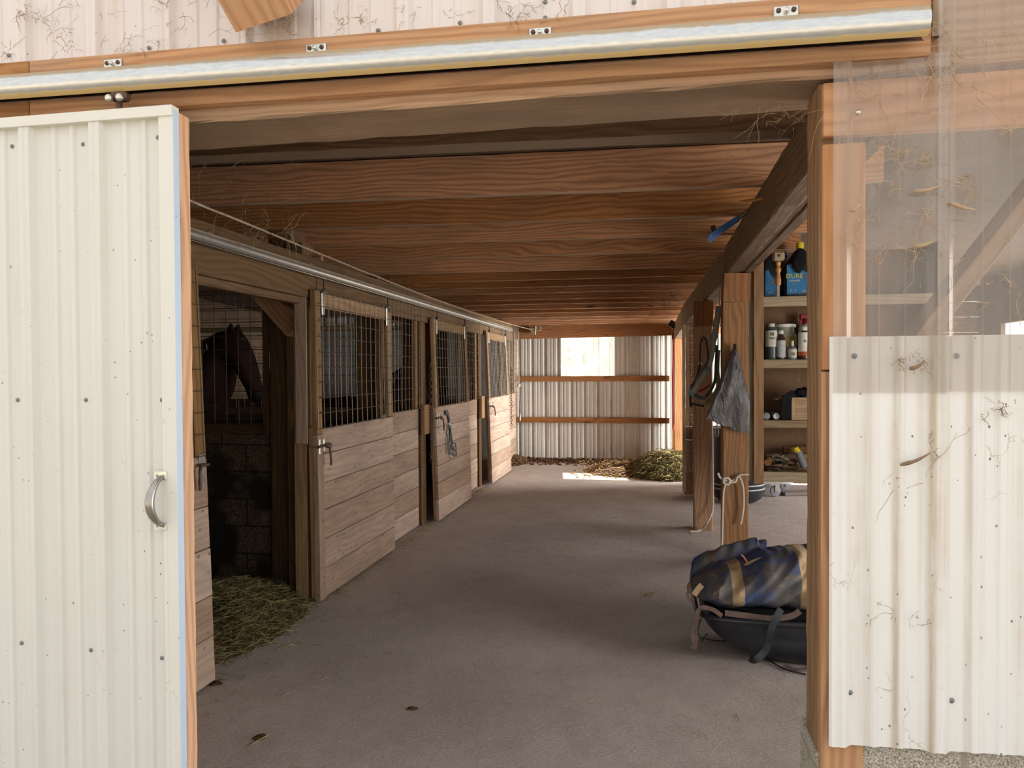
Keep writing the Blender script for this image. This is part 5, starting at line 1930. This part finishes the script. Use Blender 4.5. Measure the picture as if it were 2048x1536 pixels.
# rolled second layer at the back left
b = MB()
def roll(u, v):
    a = u * 2 * math.pi
    x = .235 + .42 * v
    cz = .34 + .17 * v ** .6
    rr_ = .05 + .02 * noise.noise(Vector((u * 4, v * 6, 0)))
    return (x + .01 * math.sin(a), 4.60 + .06 * math.cos(a) + .02 * noise.noise(Vector((v * 8, 0, 3))), cz + rr_ * math.sin(a) * (1.2 if v < .9 else .8))
b.grid(20, 40, roll, wrap_u=True)
for i, f_ in enumerate(b.f):
    c_ = sum((b.v[k] for k in f_), Vector()) / len(f_)
    if .33 < c_.x < .37:
        b.mi[i] = 1
b.build('folded_edge', ['blanket', 'brown_strap'], bk, smooth=True)
def ground_strap(name, pix, y, w, mat, dy=None, par=None):
    ps = [P(a, c_, 1, y + (dy[i] if dy else 0)) for i, (a, c_) in enumerate(pix)]
    return MB().ribbon(spline(ps, 5), w, .004, up=(0, -1, .2)).build(name, mat, par or bk)
ground_strap('neck_binding', [(1388, 1190), (1398, 1176), (1404, 1170)], 4.10, .03, 'tan_strap')
ground_strap('loop_tab', [(1382, 1178), (1375, 1188), (1380, 1200), (1389, 1198)], 4.14, .014, 'brown_strap')
ground_strap('hanging_strap', [(1444, 1232), (1425, 1219), (1402, 1216), (1392, 1235), (1386, 1262), (1388, 1285), (1384, 1296)], 4.02, .022, 'brown_strap')
ground_strap('hanging_strap', [(1398, 1225), (1392, 1250), (1393, 1280), (1390, 1299)], 4.035, .016, 'brown_strap')
ground_strap('belly_strap', [(1562, 1218), (1550, 1240), (1541, 1265), (1537, 1288), (1528, 1305), (1510, 1320), (1500, 1316)], 3.985, .034, 'black_strap', dy=[.06, .02, 0, 0, -.01, -.03, 0])
ground_strap('lining_edge', [(1450, 1226), (1490, 1231), (1540, 1237), (1580, 1233), (1600, 1222)], 4.05, .03, 'brown_strap')
ground_strap('surcingle', [(1478, 1146), (1500, 1128), (1530, 1118), (1560, 1113)], 4.33, .03, 'tan_strap')
ground_strap('orange_cord', [(1580, 1110), (1600, 1108), (1616, 1114)], 4.3, .012, 'copper_cord')
ground_strap('orange_cord', [(1483, 1109), (1490, 1117), (1495, 1126)], 4.3, .008, 'copper_cord')
q_ = [P(a, c_, 2, .012) for a, c_ in ((1570, 1330), (1590, 1338), (1618, 1337), (1650, 1325))]
tag(MB().ribbon(spline(q_), .025, .005, up=(0, 0, 1)).build('loose_strap', 'brown_strap'), 'brown strap lying on the floor under the black sled by the door post', 'strap')


# ================================================================== HAY, LITTER
def blades(b, n_, fn, lo, hi, w=.0022, flat=.4, bend=.3):
    for _ in range(n_):
        c = Vector(fn())
        L = random.uniform(lo, hi)
        a = random.uniform(0, 2 * math.pi)
        e = random.uniform(-flat, flat)
        d_ = Vector((math.cos(a) * math.cos(e), math.sin(a) * math.cos(e), math.sin(e)))
        m_ = c + Vector((random.uniform(-1, 1), random.uniform(-1, 1), random.uniform(0, 1))) * L * bend * .5
        p_ = [c - d_ * L / 2, m_, c + d_ * L / 2]
        for k in p_:
            k.z = max(k.z, .003)
        b.tube(p_, w * random.uniform(.6, 1.2), 3)
    return b


def mound(hf, x0, x1, y0, y1, n_=50):
    b = MB()
    b.grid(n_, n_, lambda u, v: (x0 + (x1 - x0) * u, y0 + (y1 - y0) * v, max(-.004, hf(x0 + (x1 - x0) * u, y0 + (y1 - y0) * v) - .012)))
    return b


def hay_h(x, y):
    # wedge lying against the stall opening
    d_ = ((x + 2.75) / .62) ** 2 + ((y - 4.15) / .92) ** 2
    n_ = noise.noise(Vector((x * 6, y * 6, 0))) * .05 + noise.noise(Vector((x * 17, y * 17, 4))) * .02
    return max(0, (.17 + n_) * (1 - d_)) if d_ < 1 else -.01


b = mound(hay_h, -3.4, -2.1, 3.2, 5.09)
b.cur = 1
def samp():
    while True:
        x, y = random.uniform(-3.1, -2.12), random.uniform(3.3, 5.05)
        h = hay_h(x, y)
        if h > 0 or (random.random() < .05 and x > -2.9):
            return (x, y, max(.004, h) + random.uniform(0, .02))
blades(b, 2600, samp, .05, .19, .0020)
b.cur = 2
blades(b, 500, samp, .05, .17, .0018)
tag(b.build('hay_heap', ['dung', 'hay', 'hay_pale']), 'dark green hay heaped in the open stall doorway', 'hay', kind='stuff')

cx, cy = P(1330, 950, 2, 0).x, P(1330, 950, 2, 0).y
def hay2(x, y):
    d_ = ((x - .26) / .62) ** 2 + ((y - 11.6) / .95) ** 2
    n_ = noise.noise(Vector((x * 5, y * 5, 0))) * .06
    return max(0, (.25 + n_) * (1 - d_)) if d_ < 1 else -.01
b = mound(hay2, -.4, .9, 10.6, 12.6)
b.cur = 1
def samp():
    while True:
        x, y = random.uniform(-.4, .8), random.uniform(10.6, 12.5)
        h = hay2(x, y)
        if h > 0:
            return (x, y, h + random.uniform(0, .05))
blades(b, 1500, samp, .08, .26, .0045, bend=.6)
b.cur = 2
blades(b, 900, samp, .06, .22, .0042, bend=.6)
tag(b.build('hay_heap', ['dung', 'hay', 'hay_pale']), 'loose hay heap in the back right corner', 'hay', kind='stuff')

def chip(x, y):
    d_ = ((x + .40) / .62) ** 2 + ((y - 11.75) / .85) ** 2
    e_ = max(0, 1 - abs(y - 12.85) / .35) * .05 * (x > -2.4)
    n_ = noise.noise(Vector((x * 6, y * 6, 2))) * .03
    return max((.13 + n_) * (1 - d_) if d_ < 1 else -.01, e_ + n_ * .5 if e_ > 0 else -.01)
b = mound(chip, -2.45, .4, 10.8, 12.97, 70)
b.cur = 1
for _ in range(1500):
    x, y = random.uniform(-1.2, .3), random.uniform(10.8, 12.9)
    h = chip(x, y)
    if h <= 0 and random.random() > .18:
        continue
    b.ball((x, y, max(.004, h - .005)), random.uniform(.008, .022), random.uniform(.7, 1.5), random.uniform(.7, 1.5), .6, 5, .5)
b.cur = 0
for _ in range(900):
    x, y = random.uniform(-2.4, .3), random.uniform(12.2, 12.95)
    h = chip(x, y)
    if h <= 0 and random.random() > .3:
        continue
    b.ball((x, y, max(.004, h - .005)), random.uniform(.01, .026), 1.2, 1, .7, 5, .5)
tag(b.build('bedding_litter', ['dung', 'chips']), 'yellow and brown bedding litter along the foot of the back wall', 'litter', kind='stuff')

def cmp_(x, y):
    d_ = ((x + 2.32) / .28) ** 2 + ((y - 12.5) / .5) ** 2
    return (.13 * (1 - d_)) if d_ < 1 else -.01
b = mound(cmp_, -2.6, -2.0, 12.0, 12.97, 30)
for _ in range(420):
    x, y = random.uniform(-2.6, -2.05), random.uniform(12.05, 12.9)
    h = cmp_(x, y)
    if h > 0:
        b.ball((x, y, h - .005), random.uniform(.012, .03), 1.2, 1, .8, 6, .5)
tag(b.build('dung_pile', ['dung']), 'small dark dung pile at the back left corner', 'dung', kind='stuff')

# straw bits along the stall fronts and over the floor
b = MB()
def samp():
    y = random.uniform(4.7, 9.8)
    return (-2.22 + abs(random.gauss(0, .06)), y, random.uniform(.003, .012))
blades(b, 520, samp, .02, .08, .0016, .1)
def samp():
    return (-2.05 + random.uniform(0, .8) ** 2, random.uniform(3.0, 4.8), .004)
blades(b, 60, samp, .02, .09, .0016, .05)
def samp():
    return (random.uniform(-1.9, .5), random.uniform(2.6, 8.5), .004)
blades(b, 34, samp, .02, .09, .0014, .03)
tag(b.build('straw_scatter', 'hay_pale'), 'scattered straw bits along the foot of the stall fronts', 'straw', kind='stuff')
for (px, py, s_, lb) in ((825, 1418, .02, 'small round dark dung spot on the floor near the doorway'), (432, 1368, .028, 'dark twiggy clump on the floor at the foot of the slid-open stall door'), (520, 1475, .017, 'thin dark smear of dirt on the floor at the lower left')):
    q = P(px, py, 2, 0)
    b = MB().ball((q.x, q.y, .002), s_, 1.3, .9 if px != 520 else 2.0, .25, 12, .5)
    if px == 432:
        blades(b, 10, lambda: (q.x + random.uniform(-.03, .03), q.y + random.uniform(-.03, .03), .012), .04, .09, .002)
    tag(b.build('dung_spot', 'dung', smooth=True), lb, 'dung')
q0, q1 = P(498, 1492, 2, .004), P(536, 1470, 2, .004)
tag(MB().tube([q0, q0.lerp(q1, .5) + Vector((0, .004, 0)), q1], .0022, 6).build('straw_stalk', 'hay_pale'), 'single long straw stalk on the floor at the lower left', 'straw')
q = P(1297, 1190, 2, 0)
b = MB()
blades(b, 7, lambda: (q.x + random.uniform(-.03, .03), q.y + random.uniform(-.02, .02), .006), .03, .10, .002, .05)
tag(b.build('straw_tuft', 'hay_pale'), 'tiny pale straw tuft on the floor left of the blanket', 'straw')


# ================================================================== COBWEBS
def cobweb(px0, py0, px1, py1, y, n_, label, mat='web', depth=.01, r=.0006, sag=.2, clumps=2, long_=.5):
    b = MB()
    def rp_():
        return Vector(P(random.uniform(px0, px1), random.uniform(py0, py1), 1, y + random.uniform(-depth, depth)))
    span = (P(px1, (py0 + py1) / 2, 1, y) - P(px0, (py0 + py1) / 2, 1, y)).length
    spz = (P(px0, py0, 1, y) - P(px0, py1, 1, y)).length
    lo = min(span, spz)
    hubs = [rp_() for _ in range(max(1, clumps))]
    # drooping threads that wander and branch out of a few clots
    def walk(p, d, L, rr, depth_=0):
        m_ = 9
        pts = [p.copy()]
        sd = random.uniform(0, 99)
        for i in range(m_):
            q = noise.noise_vector(Vector((i * .5 + sd, sd, 0)))
            d = (d + Vector((q.x, q.y * .15, q.z)) * .75 + Vector((0, 0, -sag * .25))).normalized()
            d.y *= .3
            p = p + d * L / m_
            pts.append(p.copy())
            if depth_ < 2 and random.random() < .16:
                walk(p, (d + Vector((random.uniform(-1, 1), 0, random.uniform(-1, 1)))).normalized(), L * .45, rr * .7, depth_ + 1)
        b.tube(pts, rr, 3, scale=[1, 1.2, 1, .9, 1, .8, .9, .7, .6, .4])
    for k in range(n_):
        a = random.choice(hubs) if random.random() < .55 else rp_()
        a = a + Vector((random.gauss(0, lo * .06), 0, random.gauss(0, lo * .06)))
        an = random.uniform(0, 6.28)
        L = (lo * random.uniform(.5, 1.1)) if random.random() < long_ * .5 else lo * random.uniform(.08, .35)
        walk(a, Vector((math.cos(an), 0, math.sin(an))), L, r * random.uniform(.5, 1.3))
    return tag(b.build('cobweb', mat), label, 'cobweb', kind='stuff')


cobweb(1755, 300, 1870, 345, 1.853, 70, 'tangled cobweb near the top of the narrow clear panel', sag=.1, clumps=4)
cobweb(1860, 340, 1950, 400, 1.846, 45, 'dusty cobweb across the joint of the two clear panels', sag=.1, clumps=3)
cobweb(1700, 370, 1880, 520, 1.853, 60, 'sparse cobweb strands in the middle of the narrow clear panel', sag=.1, clumps=6, long_=.25)
cobweb(1900, 20, 2048, 280, 1.846, 50, 'long cobweb strands at the top of the right-hand clear panel', sag=.1, clumps=6, long_=.4)
cobweb(1680, 120, 1870, 280, 1.853, 34, 'faint cobweb threads over the header behind the narrow clear panel', sag=.05, clumps=5, long_=.3)
cobweb(1850, 0, 1900, 230, 1.85, 60, 'cobwebs filling the gap at the right end of the track', 'web', clumps=5)
cobweb(1900, 500, 2048, 660, 1.846, 26, 'thin cobweb threads low on the right-hand clear panel', sag=.1, clumps=5, long_=.25)
cobweb(480, 20, 640, 78, 1.84, 70, 'cobweb draped over the foot of the eave brace', 'web', clumps=5)
cobweb(1500, 160, 1630, 250, 2.10, 60, 'cobweb in the corner where the header meets the door post', 'web', clumps=4, depth=.04)
cobweb(380, 292, 510, 330, 3.33, 26, 'cobweb hanging under the header at the left', 'web', clumps=2, r=.001)
cobweb(480, 408, 600, 485, 3.6, 70, 'large dusty cobweb net below the second joist at the left', 'web', clumps=3, r=.001, sag=.4)
cobweb(382, 330, 480, 480, 3.1, 30, 'trailing cobweb strands beside the white door edge', 'web_dark', clumps=3, r=.001, sag=.5, long_=.7)
cobweb(1440, 290, 1500, 335, 3.4, 18, 'wispy cobweb hanging at the right end of the first joist', 'web', clumps=2, r=.001)
cobweb(1250, 540, 1380, 640, 9.0, 30, 'faint cobwebs under the far joists beside the right beam', 'web_dark', clumps=4, r=.002)
cobweb(0, 0, 440, 110, 1.865, 90, 'dark cobweb threads on the white wall left of the eave brace', 'web_dark', clumps=12, long_=.12, r=.0005)
cobweb(640, 0, 1150, 60, 1.865, 70, 'dark cobweb threads on the white wall right of the eave brace', 'web_dark', clumps=12, long_=.12, r=.0005)
cobweb(1720, 1205, 1860, 1250, 1.852, 16, 'brown cobweb scraps on the lower white siding', 'web_dark', clumps=5, long_=.35)
cobweb(1915, 805, 2035, 830, 1.852, 24, 'long brown cobweb tatter on the white siding at the right', 'web_dark', clumps=3, long_=.5)
cobweb(1790, 715, 1860, 745, 1.846, 40, 'brown cobweb clump where the clear panel overlaps the metal', 'web_dark', clumps=2, long_=.4)
cobweb(1775, 900, 1870, 985, 1.852, 12, 'thin cobweb strips on the middle of the white siding', 'web_dark', clumps=5, long_=.25)
# spider egg husks on the clear panels
for (pa, pb, lb, y) in (((1898, 405), (1953, 420), 'large pale cocoon husk on the joint of the clear panels', 1.842), ((1828, 382), (1880, 372), 'narrow cocoon husk above the large one', 1.848), ((1826, 492), (1868, 482), 'thin pale cocoon husk low on the narrow clear panel', 1.848), ((1700, 422), (1722, 407), 'curled cocoon husk near the left edge of the clear panel', 1.848), ((1800, 930), (1862, 905), 'long brown cobweb husk on the white siding', 1.850), ((1818, 738), (1850, 722), 'brown cobweb clot on the overlapping panel edge', 1.844)):
    a, c_ = P(*pa, 1, y), P(*pb, 1, y)
    m_ = a.lerp(c_, .5) + Vector((0, -.004, -.004))
    tag(MB().tube(spline([a, m_, c_], 5), .0042, 7, scale=[.5, .9, 1.1, 1.2, 1.0, .9, .9, .7, .6, .4, .2]).build('cocoon_husk', 'web' if pa[1] < 600 else 'web_dark', smooth=True), lb, 'cocoon')

# ================================================================== GROUP NAMES FOR REPEATED THINGS
GROUPS = {'cobweb': 'cobwebs', 'bottle': 'bottles and jars on the second shelf', 'door': 'sliding stall doors', 'horse': 'horses in the stalls',
          'halter': 'halters', 'chain': 'hanging chains', 'cocoon': 'cocoon husks', 'jug': 'spray jugs on the top shelf',
          'canister': 'canisters on the third shelf', 'lump': 'lumps on the lowest shelf', 'hay': 'hay heaps', 'wire mesh': 'wire mesh over the block partitions'}
for o in bpy.data.objects:
    if o.parent is None and o.get('category') in GROUPS and not o.get('group'):
        o['group'] = GROUPS[o['category']]
